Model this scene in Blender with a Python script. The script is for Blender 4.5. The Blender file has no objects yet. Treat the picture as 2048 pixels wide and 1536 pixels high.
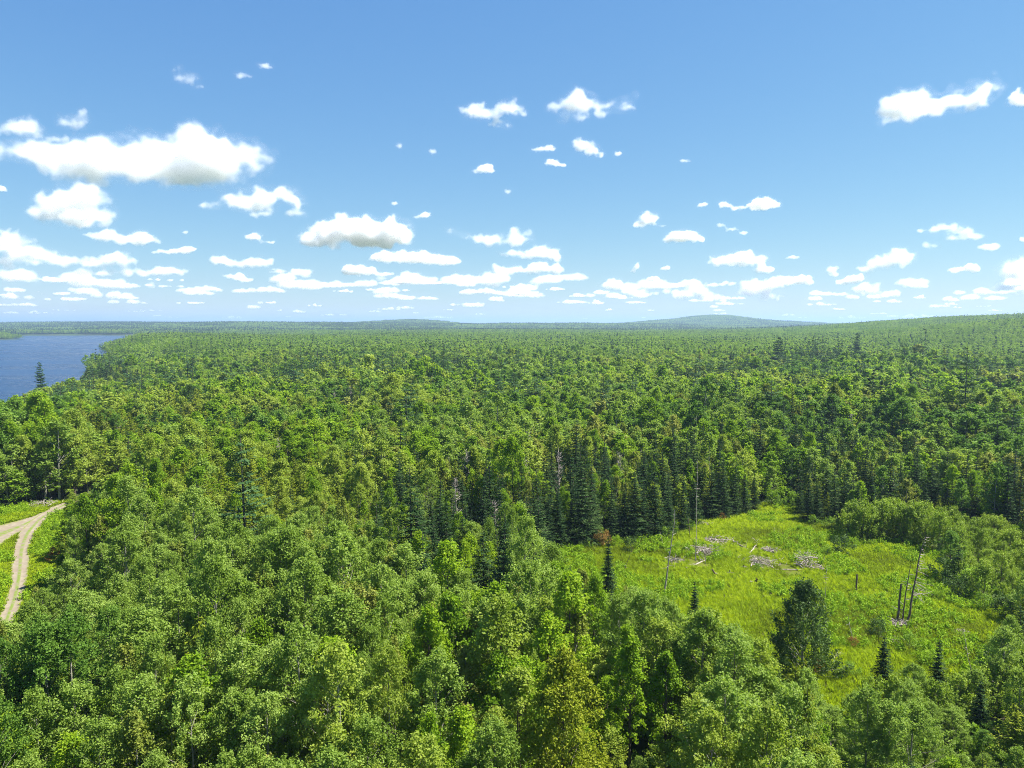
import bpy, bmesh, math, time
import numpy as np
from mathutils import Vector, Matrix, Euler

T0 = time.time()
sc = bpy.context.scene
col = sc.collection

# ---------------------------------------------------------------- camera
CAM_Z = 42.0
FPX, HORIZON = 1518.0, 645.0            # focal length and eye level in the 2048 x 1536 photograph
PITCH = math.atan((768.0 - HORIZON) / FPX)
cam_data = bpy.data.cameras.new('camera')
cam = bpy.data.objects.new('camera', cam_data)
col.objects.link(cam)
cam_data.sensor_width = 36.0
cam_data.lens = 36.0 * FPX / 2048.0
cam_data.clip_start = 0.5
cam_data.clip_end = 200000.0
cam.location = (0, 0, CAM_Z)
cam.rotation_euler = (math.pi / 2 - PITCH, 0, 0)
sc.camera = cam

# ---------------------------------------------------------------- sky, sun, exposure
SUN_EL, SUN_AZ = math.radians(57), math.radians(84)
world = bpy.data.worlds.new('World')
sc.world = world
world.use_nodes = True
wn = world.node_tree
bg = wn.nodes['Background']
sky = wn.nodes.new('ShaderNodeTexSky')
sky.sky_type = 'NISHITA'
sky.sun_disc = False
sky.sun_elevation = SUN_EL
sky.sun_rotation = SUN_AZ
sky.altitude = 0
sky.air_density = 1.0
sky.dust_density = 0.0
sky.ozone_density = 6.0
tint = wn.nodes.new('ShaderNodeMix')
tint.data_type = 'RGBA'
tint.blend_type = 'MULTIPLY'
tint.inputs[0].default_value = 1.0
sep = wn.nodes.new('ShaderNodeSeparateColor')             # the camera's soft contrast in the bright sky
com = wn.nodes.new('ShaderNodeCombineColor')
wn.links.new(sky.outputs[0], sep.inputs[0])
for ch, power in enumerate((0.94, 0.74, 0.40)):
    pw = wn.nodes.new('ShaderNodeMath')
    pw.operation = 'POWER'
    pw.inputs[1].default_value = power
    wn.links.new(sep.outputs[ch], pw.inputs[0])
    wn.links.new(pw.outputs[0], com.inputs[ch])
wn.links.new(com.outputs[0], tint.inputs[6])
tint.inputs[7].default_value = (0.465, 0.745, 1.530, 1)      # the camera's white balance on the clear sky
wn.links.new(tint.outputs[2], bg.inputs[0])
bg.inputs[1].default_value = 0.092
sun_data = bpy.data.lights.new('sun', 'SUN')
sun_data.energy = 5.0
sun_data.angle = math.radians(0.53)
sun_data.color = (1.0, 0.955, 0.88)
sun = bpy.data.objects.new('sun', sun_data)
col.objects.link(sun)
SUN_DIR = Vector((math.sin(SUN_AZ) * math.cos(SUN_EL), math.cos(SUN_AZ) * math.cos(SUN_EL), math.sin(SUN_EL)))
sun.rotation_euler = SUN_DIR.to_track_quat('Z', 'Y').to_euler()
sc.view_settings.view_transform = 'Standard'
sc.view_settings.look = 'None'
sc.view_settings.gamma = 1.0
sc.view_settings.exposure = 1.55
sc.view_settings.use_curve_mapping = False
sc.render.engine = 'CYCLES'
cy = sc.cycles
cy.use_denoising = True
cy.denoiser = 'OPENIMAGEDENOISE'
cy.denoising_input_passes = 'RGB_ALBEDO_NORMAL'
cy.denoising_prefilter = 'NONE'
cy.use_adaptive_sampling = False
cy.max_bounces = 18
cy.diffuse_bounces = 3
cy.glossy_bounces = 2
cy.transmission_bounces = 3
cy.volume_bounces = 12
cy.transparent_max_bounces = 16
cy.sample_clamp_indirect = 6.0
cy.filter_width = 0.95
HAZE_DENSITY = 9.5e-5

# ---------------------------------------------------------------- helpers: projection and noise
CP, SP = math.cos(PITCH), math.sin(PITCH)


def ray(u, v):
    a, b = (u - 1024.0) / FPX, -(v - 768.0) / FPX
    return np.array([a, CP + b * SP, -SP + b * CP])


def ground(u, v, z=0.0):
    """The point at height z that the photograph shows at pixel (u, v)."""
    r = ray(u, v)
    t = (z - CAM_Z) / r[2]
    return np.array([r[0] * t, r[1] * t])


def at_depth(u, v, y):
    r = ray(u, v)
    t = y / r[1]
    return np.array([r[0] * t, y, CAM_Z + r[2] * t])


def project(x, y, z):
    dz = z - CAM_Z
    f = y * CP - dz * SP
    up = y * SP + dz * CP
    return 1024.0 + FPX * x / f, 768.0 - FPX * up / f


def inside(poly, x, y):
    poly = np.asarray(poly, float)
    x, y = np.asarray(x, float), np.asarray(y, float)
    r = np.zeros(x.shape, bool)
    x0, y0 = poly[:, 0], poly[:, 1]
    x1, y1 = np.roll(x0, -1), np.roll(y0, -1)
    for a, b, c, d in zip(x0, y0, x1, y1):
        if b == d:
            continue
        r ^= ((b > y) != (d > y)) & (x < (c - a) * (y - b) / (d - b) + a)
    return r


def hash3(i, j, k, s=0):
    n = (i.astype(np.int64) * 73856093) ^ (j.astype(np.int64) * 19349663) ^ (k.astype(np.int64) * 83492791) ^ (s * 2654435)
    n = (n ^ (n >> 13)) * 1274126177
    n = n ^ (n >> 16)
    return (n & 0xFFFFF) / float(0xFFFFF)


def vnoise(p, s=0):
    p = np.asarray(p, float)
    q = np.floor(p).astype(np.int64)
    f = p - q
    f = f * f * (3 - 2 * f)
    r = 0
    for dx in (0, 1):
        for dy in (0, 1):
            for dz in (0, 1):
                w = (f[:, 0] if dx else 1 - f[:, 0]) * (f[:, 1] if dy else 1 - f[:, 1]) * (f[:, 2] if dz else 1 - f[:, 2])
                r = r + w * hash3(q[:, 0] + dx, q[:, 1] + dy, q[:, 2] + dz, s)
    return r


def noise2(x, y, scale, s=0, octaves=2):
    x, y = np.broadcast_arrays(np.asarray(x, float), np.asarray(y, float))
    sh = x.shape
    r, a, t = 0, 1.0, 0
    for o in range(octaves):
        p = np.stack([x.ravel() / scale * 2 ** o, y.ravel() / scale * 2 ** o, np.full(x.size, 7.3 * o)], 1)
        r = r + a * vnoise(p, s + o)
        t += a
        a *= 0.5
    return (r / t).reshape(sh)


def sstep(a, b, x):
    t = np.clip((np.asarray(x, float) - a) / (b - a), 0, 1)
    return t * t * (3 - 2 * t)


# ---------------------------------------------------------------- helpers: objects
def new_mesh(name, V, F, mats=(), attrs=None, smooth=False, mat_index=None):
    """V (n,3), F a list/array of faces all with the same corner count, or a list of such arrays."""
    me = bpy.data.meshes.new(name)
    V = np.asarray(V, np.float32)
    Fs = F if isinstance(F, (list, tuple)) and len(F) and isinstance(F[0], np.ndarray) and F[0].ndim == 2 else [np.asarray(F)]
    Fs = [np.asarray(f, np.int32) for f in Fs if len(f)]
    loops = np.concatenate([f.ravel() for f in Fs])
    counts = np.concatenate([np.full(len(f), f.shape[1], np.int32) for f in Fs])
    starts = np.concatenate([[0], np.cumsum(counts)[:-1]]).astype(np.int32)
    me.vertices.add(len(V))
    me.vertices.foreach_set('co', V.ravel())
    me.loops.add(len(loops))
    me.loops.foreach_set('vertex_index', loops)
    me.polygons.add(len(counts))
    me.polygons.foreach_set('loop_start', starts)
    me.polygons.foreach_set('use_smooth', np.full(len(counts), bool(smooth)))
    if mat_index is not None:
        me.polygons.foreach_set('material_index', np.asarray(mat_index, np.int32))
    for k, (dom, arr) in (attrs or {}).items():
        a = me.attributes.new(k, 'FLOAT', dom)
        a.data.foreach_set('value', np.asarray(arr, np.float32))
    for m in mats:
        me.materials.append(m)
    me.update(calc_edges=True)
    return me


def obj(name, me, parent=None, loc=(0, 0, 0), link=True):
    o = bpy.data.objects.new(name, me)
    o.location = loc
    if link:
        col.objects.link(o)
    if parent is not None:
        o.parent = parent
    return o


def tag(o, label=None, cat=None, group=None, kind=None):
    if label:
        o['label'] = label
    if cat:
        o['category'] = cat
    if group:
        o['group'] = group
    if kind:
        o['kind'] = kind
    return o


def thing(name, label, cat, loc, rz=0.0, scale=(1, 1, 1), group=None, tilt=(0, 0)):
    o = bpy.data.objects.new(name, None)
    o.empty_display_size = 0.5
    o.location = loc
    o.rotation_euler = (tilt[0], tilt[1], rz)
    o.scale = scale
    col.objects.link(o)
    return tag(o, label, cat, group)


ONES = 'zero one two three four five six seven eight nine ten eleven twelve thirteen fourteen fifteen sixteen seventeen eighteen nineteen'.split()
TENS = 'x x twenty thirty forty fifty sixty seventy eighty ninety'.split()


def words_of(n):
    n = int(round(n))
    if n < 20:
        return ONES[max(n, 0)]
    if n >= 100:
        return 'a hundred'
    return TENS[n // 10] + ('-' + ONES[n % 10] if n % 10 else '')


def place_words(x, y, z, fine=False):
    u, v = project(x, y, z)
    if fine:
        return '%s point %s percent across, %s percent down the photo' % (words_of(math.floor(u / 20.48)), words_of(math.floor(u / 2.048) % 10), words_of(v / 15.36))
    return '%s percent across, %s percent down the photo' % (words_of(u / 20.48), words_of(v / 15.36))


# ---------------------------------------------------------------- materials
def nodes(name):
    m = bpy.data.materials.new(name)
    m.use_nodes = True
    n = m.node_tree
    n.nodes.clear()
    out = n.nodes.new('ShaderNodeOutputMaterial')
    return m, n, out


def mixrgb(n, fac, a, b, mode='MIX'):
    x = n.nodes.new('ShaderNodeMix')
    x.data_type = 'RGBA'
    x.blend_type = mode
    for s, v in ((0, fac), (6, a), (7, b)):
        if hasattr(v, 'is_linked') or hasattr(v, 'links'):
            n.links.new(v, x.inputs[s])
        elif s == 0:
            x.inputs[0].default_value = v
        else:
            x.inputs[s].default_value = (*v, 1) if len(v) == 3 else v
    return x.outputs[2]


def maprange(n, val, a, b, c=0.0, d=1.0, smooth=False):
    x = n.nodes.new('ShaderNodeMapRange')
    x.interpolation_type = 'SMOOTHSTEP' if smooth else 'LINEAR'
    n.links.new(val, x.inputs[0])
    for i, v in enumerate((a, b, c, d)):
        x.inputs[1 + i].default_value = v
    return x.outputs[0]


def noise_node(n, scale, detail=3, coord='Object', rough=0.55, vec=None):
    x = n.nodes.new('ShaderNodeTexNoise')
    x.inputs['Scale'].default_value = scale
    x.inputs['Detail'].default_value = detail
    x.inputs['Roughness'].default_value = rough
    if vec is None:
        tc = n.nodes.new('ShaderNodeTexCoord')
        vec = tc.outputs[coord]
    n.links.new(vec, x.inputs['Vector'])
    return x.outputs['Fac']


def leaf_material(name, dark, mid, light, trans=(1.15, 1.2, 0.5), tw=0.32, rough=0.42, spec=0.5, spread=1.0):
    """Leaf colour from a per-leaf 'tint' and a per-tree random; light passes through the blade."""
    m, n, out = nodes(name)
    at = n.nodes.new('ShaderNodeAttribute')
    at.attribute_name = 'tint'
    oi = n.nodes.new('ShaderNodeObjectInfo')
    mt = n.nodes.new('ShaderNodeMath')
    mt.operation = 'MULTIPLY_ADD'
    n.links.new(oi.outputs['Random'], mt.inputs[0])
    mt.inputs[1].default_value = 0.5 * spread
    mt.inputs[2].default_value = -0.25 * spread
    ad = n.nodes.new('ShaderNodeMath')
    ad.operation = 'ADD'
    n.links.new(at.outputs['Fac'], ad.inputs[0])
    n.links.new(mt.outputs[0], ad.inputs[1])
    cr = n.nodes.new('ShaderNodeValToRGB')
    cr.color_ramp.elements[0].color = (*dark, 1)
    cr.color_ramp.elements[0].position = 0.0
    cr.color_ramp.elements[1].color = (*light, 1)
    cr.color_ramp.elements[1].position = 1.0
    e = cr.color_ramp.elements.new(0.5)
    e.color = (*mid, 1)
    n.links.new(ad.outputs[0], cr.inputs[0])
    p = n.nodes.new('ShaderNodeBsdfPrincipled')
    p.inputs['Roughness'].default_value = rough
    p.inputs['Specular IOR Level'].default_value = spec
    n.links.new(cr.outputs[0], p.inputs['Base Color'])
    tr = n.nodes.new('ShaderNodeBsdfTranslucent')
    n.links.new(mixrgb(n, 1.0, cr.outputs[0], trans, 'MULTIPLY'), tr.inputs[0])
    mx = n.nodes.new('ShaderNodeMixShader')
    mx.inputs[0].default_value = tw
    n.links.new(p.outputs[0], mx.inputs[1])
    n.links.new(tr.outputs[0], mx.inputs[2])
    n.links.new(mx.outputs[0], out.inputs['Surface'])
    return m


def bark_material(name, a, b, scale=3.0, rough=0.85):
    m, n, out = nodes(name)
    tc = n.nodes.new('ShaderNodeTexCoord')
    mp = n.nodes.new('ShaderNodeMapping')
    mp.inputs['Scale'].default_value = (scale, scale, scale * 0.35)
    n.links.new(tc.outputs['Object'], mp.inputs['Vector'])
    f = noise_node(n, 2.0, 4, vec=mp.outputs[0])
    p = n.nodes.new('ShaderNodeBsdfPrincipled')
    p.inputs['Roughness'].default_value = rough
    p.inputs['Specular IOR Level'].default_value = 0.2
    n.links.new(mixrgb(n, maprange(n, f, 0.35, 0.65), a, b), p.inputs['Base Color'])
    bp = n.nodes.new('ShaderNodeBump')
    bp.inputs['Strength'].default_value = 0.5
    bp.inputs['Distance'].default_value = 0.03
    n.links.new(f, bp.inputs['Height'])
    n.links.new(bp.outputs[0], p.inputs['Normal'])
    n.links.new(p.outputs[0], out.inputs['Surface'])
    return m


M = {}
M['aspen'] = leaf_material('aspen_leaf', (0.125, 0.198, 0.024), (0.205, 0.300, 0.048), (0.290, 0.385, 0.088), rough=0.5, spec=0.10, tw=0.48)
M['maple'] = leaf_material('maple_leaf', (0.100, 0.190, 0.010), (0.190, 0.305, 0.015), (0.280, 0.385, 0.022), rough=0.5, spec=0.10, tw=0.48, spread=1.3)
M['maple_pale'] = leaf_material('pale_leaf', (0.170, 0.240, 0.030), (0.260, 0.335, 0.045), (0.350, 0.415, 0.075), rough=0.5, spec=0.1, tw=0.48)
M['maple_deep'] = leaf_material('deep_green_leaf', (0.060, 0.130, 0.016), (0.110, 0.205, 0.026), (0.180, 0.290, 0.045), rough=0.5, spec=0.1, tw=0.45)
M['birch'] = leaf_material('birch_leaf', (0.140, 0.185, 0.026), (0.225, 0.265, 0.042), (0.300, 0.315, 0.070), rough=0.5, spec=0.10, tw=0.4, spread=1.3)
M['spruce'] = leaf_material('spruce_needle', (0.010, 0.030, 0.008), (0.026, 0.060, 0.016), (0.105, 0.160, 0.042), tw=0.15, rough=0.7, spec=0.06, spread=0.5)
M['cedar'] = leaf_material('cedar_spray', (0.085, 0.132, 0.009), (0.178, 0.226, 0.014), (0.280, 0.312, 0.026), tw=0.40, rough=0.6, spec=0.08)
M['pine'] = leaf_material('pine_needle', (0.022, 0.058, 0.018), (0.042, 0.092, 0.026), (0.085, 0.145, 0.040), tw=0.15, rough=0.6, spec=0.1, spread=0.6)
M['poplar'] = leaf_material('poplar_leaf', (0.032, 0.070, 0.014), (0.060, 0.112, 0.020), (0.115, 0.175, 0.036), rough=0.5, spec=0.15, spread=0.3)
M['shrub'] = leaf_material('shrub_leaf', (0.095, 0.180, 0.012), (0.170, 0.285, 0.018), (0.250, 0.370, 0.030), rough=0.5, spec=0.2, tw=0.4)
M['grass'] = leaf_material('grass_blade', (0.130, 0.170, 0.008), (0.245, 0.345, 0.008), (0.370, 0.455, 0.014), trans=(1.1, 1.1, 0.5), tw=0.5, rough=0.6, spec=0.1, spread=0.8)
M['fern'] = leaf_material('herb_leaf', (0.140, 0.250, 0.008), (0.210, 0.335, 0.012), (0.290, 0.420, 0.026), tw=0.4, rough=0.55, spec=0.12)
M['rusty'] = leaf_material('dying_leaf', (0.13, 0.07, 0.015), (0.24, 0.13, 0.03), (0.28, 0.20, 0.06), tw=0.2, rough=0.7, spec=0.1)
M['willow'] = leaf_material('willow_leaf', (0.115, 0.185, 0.010), (0.195, 0.285, 0.018), (0.280, 0.365, 0.036), rough=0.5, spec=0.2, tw=0.4)
M['bark_pale'] = bark_material('pale_bark', (0.30, 0.29, 0.24), (0.16, 0.15, 0.11))
M['bark_dark'] = bark_material('dark_bark', (0.07, 0.055, 0.042), (0.12, 0.10, 0.08))
M['dead_wood'] = bark_material('weathered_wood', (0.42, 0.37, 0.32), (0.19, 0.155, 0.125))
M['dead_bark'] = bark_material('dead_bark', (0.085, 0.066, 0.056), (0.19, 0.125, 0.09))

# ---------------------------------------------------------------- terrain
LAKE_Z = -8.0
LAKE = np.array([(-520, 262), (-330, 305), (-266, 345), (-250, 372), (-292, 465), (-318, 560), (-395, 715), (-515, 955),
                 (-640, 1200), (-745, 1400), (-815, 1520), (-830, 1600), (-770, 1640), (-660, 1655), (-560, 1655), (-470, 1690),
                 (-440, 1800), (-510, 2100), (-600, 2350), (-800, 2450), (-1000, 2650), (-1250, 2850), (-1600, 2950), (-1850, 2900),
                 (-1900, 2720), (-1720, 2500), (-1560, 2380), (-1440, 2265), (-1520, 2215), (-1750, 2190), (-2600, 2100), (-3000, 1500),
                 (-1500, 300)], float)
HILLS = [  # x, y, spread x, spread y, height
    (960, 1150, 190, 280, 42), (1290, 1900, 270, 420, 38), (1500, 2700, 380, 500, 26), (-700, 1430, 170, 240, 9),
    (1900, 7000, 180, 600, 36), (2150, 7200, 760, 800, 62), (1450, 7000, 450, 700, 32),
    (-770, 6500, 330, 600, 50), (-1300, 6800, 500, 700, 26), (520, 5200, 900, 500, 32), (-2700, 5200, 1300, 900, 38), (-1300, 4700, 600, 700, 20), (-3600, 6500, 900, 900, 34),
    (-13800, 26000, 1300, 1500, 130), (-11600, 26000, 900, 1500, 90), (-8300, 26000, 1500, 1500, 122), (-17000, 26000, 1800, 2000, 104),
]


def lake_distance(x, y):
    x, y = np.asarray(x, float), np.asarray(y, float)
    best = np.full(x.shape, 1e9)
    A, B = LAKE, np.roll(LAKE, -1, 0)
    for a, b in zip(A, B):
        d = b - a
        t = np.clip(((x - a[0]) * d[0] + (y - a[1]) * d[1]) / (d @ d), 0, 1)
        best = np.minimum(best, np.hypot(x - a[0] - t * d[0], y - a[1] - t * d[1]))
    wob = 14 * (noise2(x, y, 60, 5) - 0.5) + 40 * (noise2(x, y, 260, 8) - 0.5) * sstep(600, 1500, y)
    return np.where(inside(LAKE, x, y), -best, best) + wob


def terrain(x, y, ld=None):
    x, y = np.asarray(x, float), np.asarray(y, float)
    d = np.hypot(x, y)
    z = 3.0 * (noise2(x, y, 150, 1) - 0.5) * sstep(190, 400, d)
    z = z + 12.0 * (noise2(x, y, 900, 2) - 0.5) * sstep(900, 2500, d) + 10.0 * (noise2(x, y, 2600, 3) - 0.5) * sstep(3000, 6000, d) - 16.0 * sstep(2600, 5200, d)
    for hx, hy, sx, sy, hh in HILLS:
        z = z + hh * np.exp(-0.5 * (((x - hx) / sx) ** 2 + ((y - hy) / sy) ** 2)) * (0.85 + 0.3 * noise2(x, y, max(sx, 300) * 0.5, 4))
    if ld is None:
        ld = lake_distance(x, y)
    k = sstep(0, np.where(y > 900, 70, 190), ld)
    z = np.where(ld > 0, (LAKE_Z + 0.5) * (1 - k) + z * k, LAKE_Z - np.minimum(6, -ld * 0.06) - 0.3)
    return z


ang = np.concatenate([np.linspace(-180, -48, 40)[:-1], np.linspace(-48, 48, 250), np.linspace(48, 180, 40)[1:-1]])
rad = np.concatenate([[3.0], np.geomspace(12, 42000, 210)])
AA, RR = np.meshgrid(np.radians(ang), rad)
gx, gy = RR * np.sin(AA), RR * np.cos(AA)
gz = terrain(gx, gy)
na, nr = len(ang), len(rad)
i, j = np.meshgrid(np.arange(nr - 1), np.arange(na), indexing='ij')
jn = (j + 1) % na
GF = np.stack([i * na + j, i * na + jn, (i + 1) * na + jn, (i + 1) * na + j], -1).reshape(-1, 4)[:, ::-1]
GV = np.stack([gx, gy, gz], -1).reshape(-1, 3)
GF = np.concatenate([GF])
m, n, out = nodes('forest_floor')
geo = n.nodes.new('ShaderNodeNewGeometry')
f1 = noise_node(n, 0.35, 4, vec=geo.outputs['Position'])
f2 = noise_node(n, 0.02, 5, vec=geo.outputs['Position'])
c1 = mixrgb(n, maprange(n, f1, 0.35, 0.65), (0.045, 0.038, 0.022), (0.050, 0.070, 0.018))
c2 = mixrgb(n, maprange(n, f2, 0.35, 0.65), c1, (0.040, 0.068, 0.016))
p = n.nodes.new('ShaderNodeBsdfPrincipled')
p.inputs['Roughness'].default_value = 0.95
p.inputs['Specular IOR Level'].default_value = 0.1
n.links.new(c2, p.inputs['Base Color'])
n.links.new(p.outputs[0], out.inputs['Surface'])
me = new_mesh('ground', GV, GF, [m], smooth=True)
tag(obj('ground', me), kind='structure')

# lake water
wx, wy = np.meshgrid(np.linspace(-3600, -120, 60), np.linspace(230, 3100, 60))
WV = np.stack([wx, wy, np.full_like(wx, LAKE_Z)], -1).reshape(-1, 3)
i, j = np.meshgrid(np.arange(59), np.arange(59), indexing='ij')
WF = np.stack([i * 60 + j, i * 60 + j + 1, (i + 1) * 60 + j + 1, (i + 1) * 60 + j], -1).reshape(-1, 4)
keep = lake_distance(WV[WF].mean(1)[:, 0], WV[WF].mean(1)[:, 1]) < 75
m, n, out = nodes('lake_water')
geo = n.nodes.new('ShaderNodeNewGeometry')
mp = n.nodes.new('ShaderNodeMapping')
mp.inputs['Rotation'].default_value = (0, 0, 0.25)
mp.inputs['Scale'].default_value = (0.35, 1.0, 1.0)
n.links.new(geo.outputs['Position'], mp.inputs['Vector'])
w1 = noise_node(n, 0.55, 4, vec=mp.outputs[0], rough=0.65)
w2 = noise_node(n, 0.012, 4, vec=mp.outputs[0], rough=0.6)
p = n.nodes.new('ShaderNodeBsdfPrincipled')
n.links.new(mixrgb(n, maprange(n, w2, 0.40, 0.62), (0.006, 0.025, 0.068), (0.022, 0.052, 0.108)), p.inputs['Base Color'])
p.inputs['IOR'].default_value = 1.33
p.inputs['Specular IOR Level'].default_value = 0.06
n.links.new(maprange(n, w2, 0.35, 0.65, 0.22, 0.36), p.inputs['Roughness'])
bp = n.nodes.new('ShaderNodeBump')
bp.inputs['Distance'].default_value = 0.9
n.links.new(maprange(n, w2, 0.35, 0.65, 0.6, 0.95), bp.inputs['Strength'])
n.links.new(w1, bp.inputs['Height'])
n.links.new(bp.outputs[0], p.inputs['Normal'])
n.links.new(p.outputs[0], out.inputs['Surface'])
used, inv = np.unique(WF[keep], return_inverse=True)
tag(obj('water', new_mesh('water', WV[used], inv.reshape(-1, 4), [m], smooth=True)), kind='structure')

# ---------------------------------------------------------------- clearing, road
def from_photo(pts, z=0.0):
    return np.array([ground(u, v, z) for u, v in pts])


MEADOW_SEEN = [(1065, 1120), (1100, 1098), (1180, 1080), (1300, 1068), (1350, 1045), (1400, 1035), (1470, 1030), (1525, 1008), (1590, 1013),
               (1640, 1045), (1690, 1065), (1700, 1085), (1760, 1090), (1830, 1098), (1872, 1108), (1868, 1160), (1925, 1195), (1965, 1225), (1985, 1290),
               (1995, 1300), (1950, 1322), (1930, 1330), (1870, 1318), (1800, 1330), (1745, 1350), (1690, 1395), (1655, 1390), (1600, 1300),
               (1555, 1270), (1500, 1268), (1445, 1228), (1400, 1205), (1340, 1190), (1250, 1160), (1200, 1135), (1120, 1115)]
MEADOW_GROUND = from_photo([(1040, 1128), (1100, 1098), (1180, 1080), (1300, 1068), (1350, 1045), (1400, 1035), (1470, 1030), (1525, 1006), (1590, 1010),
                            (1640, 1040), (1700, 1060), (1770, 1085), (1850, 1095), (1890, 1108), (1900, 1170), (1960, 1200), (2050, 1240), (2040, 1330),
                            (1960, 1385), (1860, 1390), (1760, 1440), (1660, 1450), (1600, 1430), (1480, 1400), (1380, 1330), (1250, 1240), (1150, 1180)])
ROAD_SEEN = [(-40, 1015), (0, 1022), (60, 1012), (105, 1000), (136, 1003), (128, 1030), (108, 1055), (112, 1080), (116, 1125), (80, 1160), (66, 1195), (45, 1222), (0, 1230), (-40, 1235)]
VERGE_GROUND = from_photo([(-140, 1010), (0, 1018), (60, 1010), (110, 1000), (145, 1003), (135, 1040), (122, 1085), (125, 1140), (95, 1180), (75, 1240), (40, 1300), (-160, 1300)])


def sheet(name, poly, mat, z, step=2.0):
    """A flat sheet of small quads inside a ground polygon."""
    lo, hi = poly.min(0), poly.max(0)
    nx, ny = int((hi[0] - lo[0]) / step) + 1, int((hi[1] - lo[1]) / step) + 1
    i, j = np.meshgrid(np.arange(nx), np.arange(ny), indexing='ij')
    cx, cyy = lo[0] + (i + .5) * step, lo[1] + (j + .5) * step
    ok = inside(poly, cx + 1.5 * (noise2(cx, cyy, 5, 11) - .5), cyy + 3 * (noise2(cx, cyy, 5, 12) - .5)).ravel()
    X, Y = np.meshgrid(lo[0] + np.arange(nx + 1) * step, lo[1] + np.arange(ny + 1) * step, indexing='ij')
    V = np.stack([X, Y, terrain(X, Y) + z], -1).reshape(-1, 3)
    F = np.stack([i * (ny + 1) + j, (i + 1) * (ny + 1) + j, (i + 1) * (ny + 1) + j + 1, i * (ny + 1) + j + 1], -1).reshape(-1, 4)[ok]
    used, inv = np.unique(F, return_inverse=True)
    return tag(obj(name, new_mesh(name, V[used], inv.reshape(-1, 4), [mat], smooth=True)), kind='structure')


m, n, out = nodes('meadow_soil')
geo = n.nodes.new('ShaderNodeNewGeometry')
f1 = noise_node(n, 0.10, 5, vec=geo.outputs['Position'])
f2 = noise_node(n, 1.5, 3, vec=geo.outputs['Position'])
c1 = mixrgb(n, maprange(n, f1, 0.35, 0.65), (0.068, 0.098, 0.006), (0.092, 0.118, 0.007))
c2 = mixrgb(n, maprange(n, f2, 0.45, 0.75), c1, (0.075, 0.062, 0.022))
p = n.nodes.new('ShaderNodeBsdfPrincipled')
p.inputs['Roughness'].default_value = 0.95
p.inputs['Specular IOR Level'].default_value = 0.1
n.links.new(c2, p.inputs['Base Color'])
n.links.new(p.outputs[0], out.inputs['Surface'])
sheet('meadow', MEADOW_GROUND, m, 0.02)
sheet('verge', VERGE_GROUND, m, 0.02)

m, n, out = nodes('road_dirt')
geo = n.nodes.new('ShaderNodeNewGeometry')
at = n.nodes.new('ShaderNodeAttribute')
at.attribute_name = 'across'
f1 = noise_node(n, 0.9, 5, vec=geo.outputs['Position'])
f2 = noise_node(n, 0.25, 3, vec=geo.outputs['Position'])
c1 = mixrgb(n, maprange(n, f1, 0.3, 0.7), (0.160, 0.134, 0.096), (0.240, 0.206, 0.152))
c1 = mixrgb(n, maprange(n, f2, 0.45, 0.7), c1, (0.180, 0.142, 0.102))
strip = n.nodes.new('ShaderNodeMath')
strip.operation = 'MULTIPLY'
n.links.new(maprange(n, at.outputs['Fac'], 0.08, 0.30, 1.0, 0.0, True), strip.inputs[0])
n.links.new(maprange(n, f1, 0.36, 0.52), strip.inputs[1])
c2 = mixrgb(n, strip.outputs[0], c1, (0.12, 0.16, 0.03))
edge = n.nodes.new('ShaderNodeMath')
edge.operation = 'MULTIPLY'
n.links.new(maprange(n, at.outputs['Fac'], 0.70, 1.0, 0.0, 1.0, True), edge.inputs[0])
n.links.new(maprange(n, f1, 0.40, 0.55), edge.inputs[1])
c3 = mixrgb(n, edge.outputs[0], c2, (0.14, 0.16, 0.03))
p = n.nodes.new('ShaderNodeBsdfPrincipled')
p.inputs['Roughness'].default_value = 0.95
p.inputs['Specular IOR Level'].default_value = 0.15
n.links.new(c3, p.inputs['Base Color'])
bp = n.nodes.new('ShaderNodeBump')
bp.inputs['Strength'].default_value = 0.6
bp.inputs['Distance'].default_value = 0.08
n.links.new(f1, bp.inputs['Height'])
n.links.new(bp.outputs[0], p.inputs['Normal'])
n.links.new(p.outputs[0], out.inputs['Surface'])
ROAD_MAT = m


def ribbon(name, left, right, z, steps=60, across=9):
    L, R = from_photo(left), from_photo(right)

    def resample(P):
        s = np.concatenate([[0], np.cumsum(np.hypot(*np.diff(P, axis=0).T))])
        t = np.linspace(0, s[-1], steps)
        Q = np.stack([np.interp(t, s, P[:, k]) for k in (0, 1)], 1)
        for _ in range(4):
            Q[1:-1] = (Q[:-2] + 2 * Q[1:-1] + Q[2:]) / 4
        return Q
    L, R = resample(L), resample(R)
    w = np.linspace(0, 1, across)[None, :, None]
    P = L[:, None] * (1 - w) + R[:, None] * w
    a = np.abs(np.linspace(-1, 1, across))
    dip = -0.07 * np.exp(-((a - 0.5) / 0.2) ** 2)
    Z = np.broadcast_to(terrain(P[..., 0], P[..., 1]) + z + 0.07 + dip[None], P.shape[:2])
    V = np.concatenate([P, Z[..., None]], -1).reshape(-1, 3)
    i, j = np.meshgrid(np.arange(steps - 1), np.arange(across - 1), indexing='ij')
    F = np.stack([i * across + j, i * across + j + 1, (i + 1) * across + j + 1, (i + 1) * across + j], -1).reshape(-1, 4)
    me = new_mesh(name, V, F, [ROAD_MAT], {'across': ('POINT', np.tile(a, steps))}, smooth=True)
    return tag(obj(name, me), kind='structure')


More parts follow.
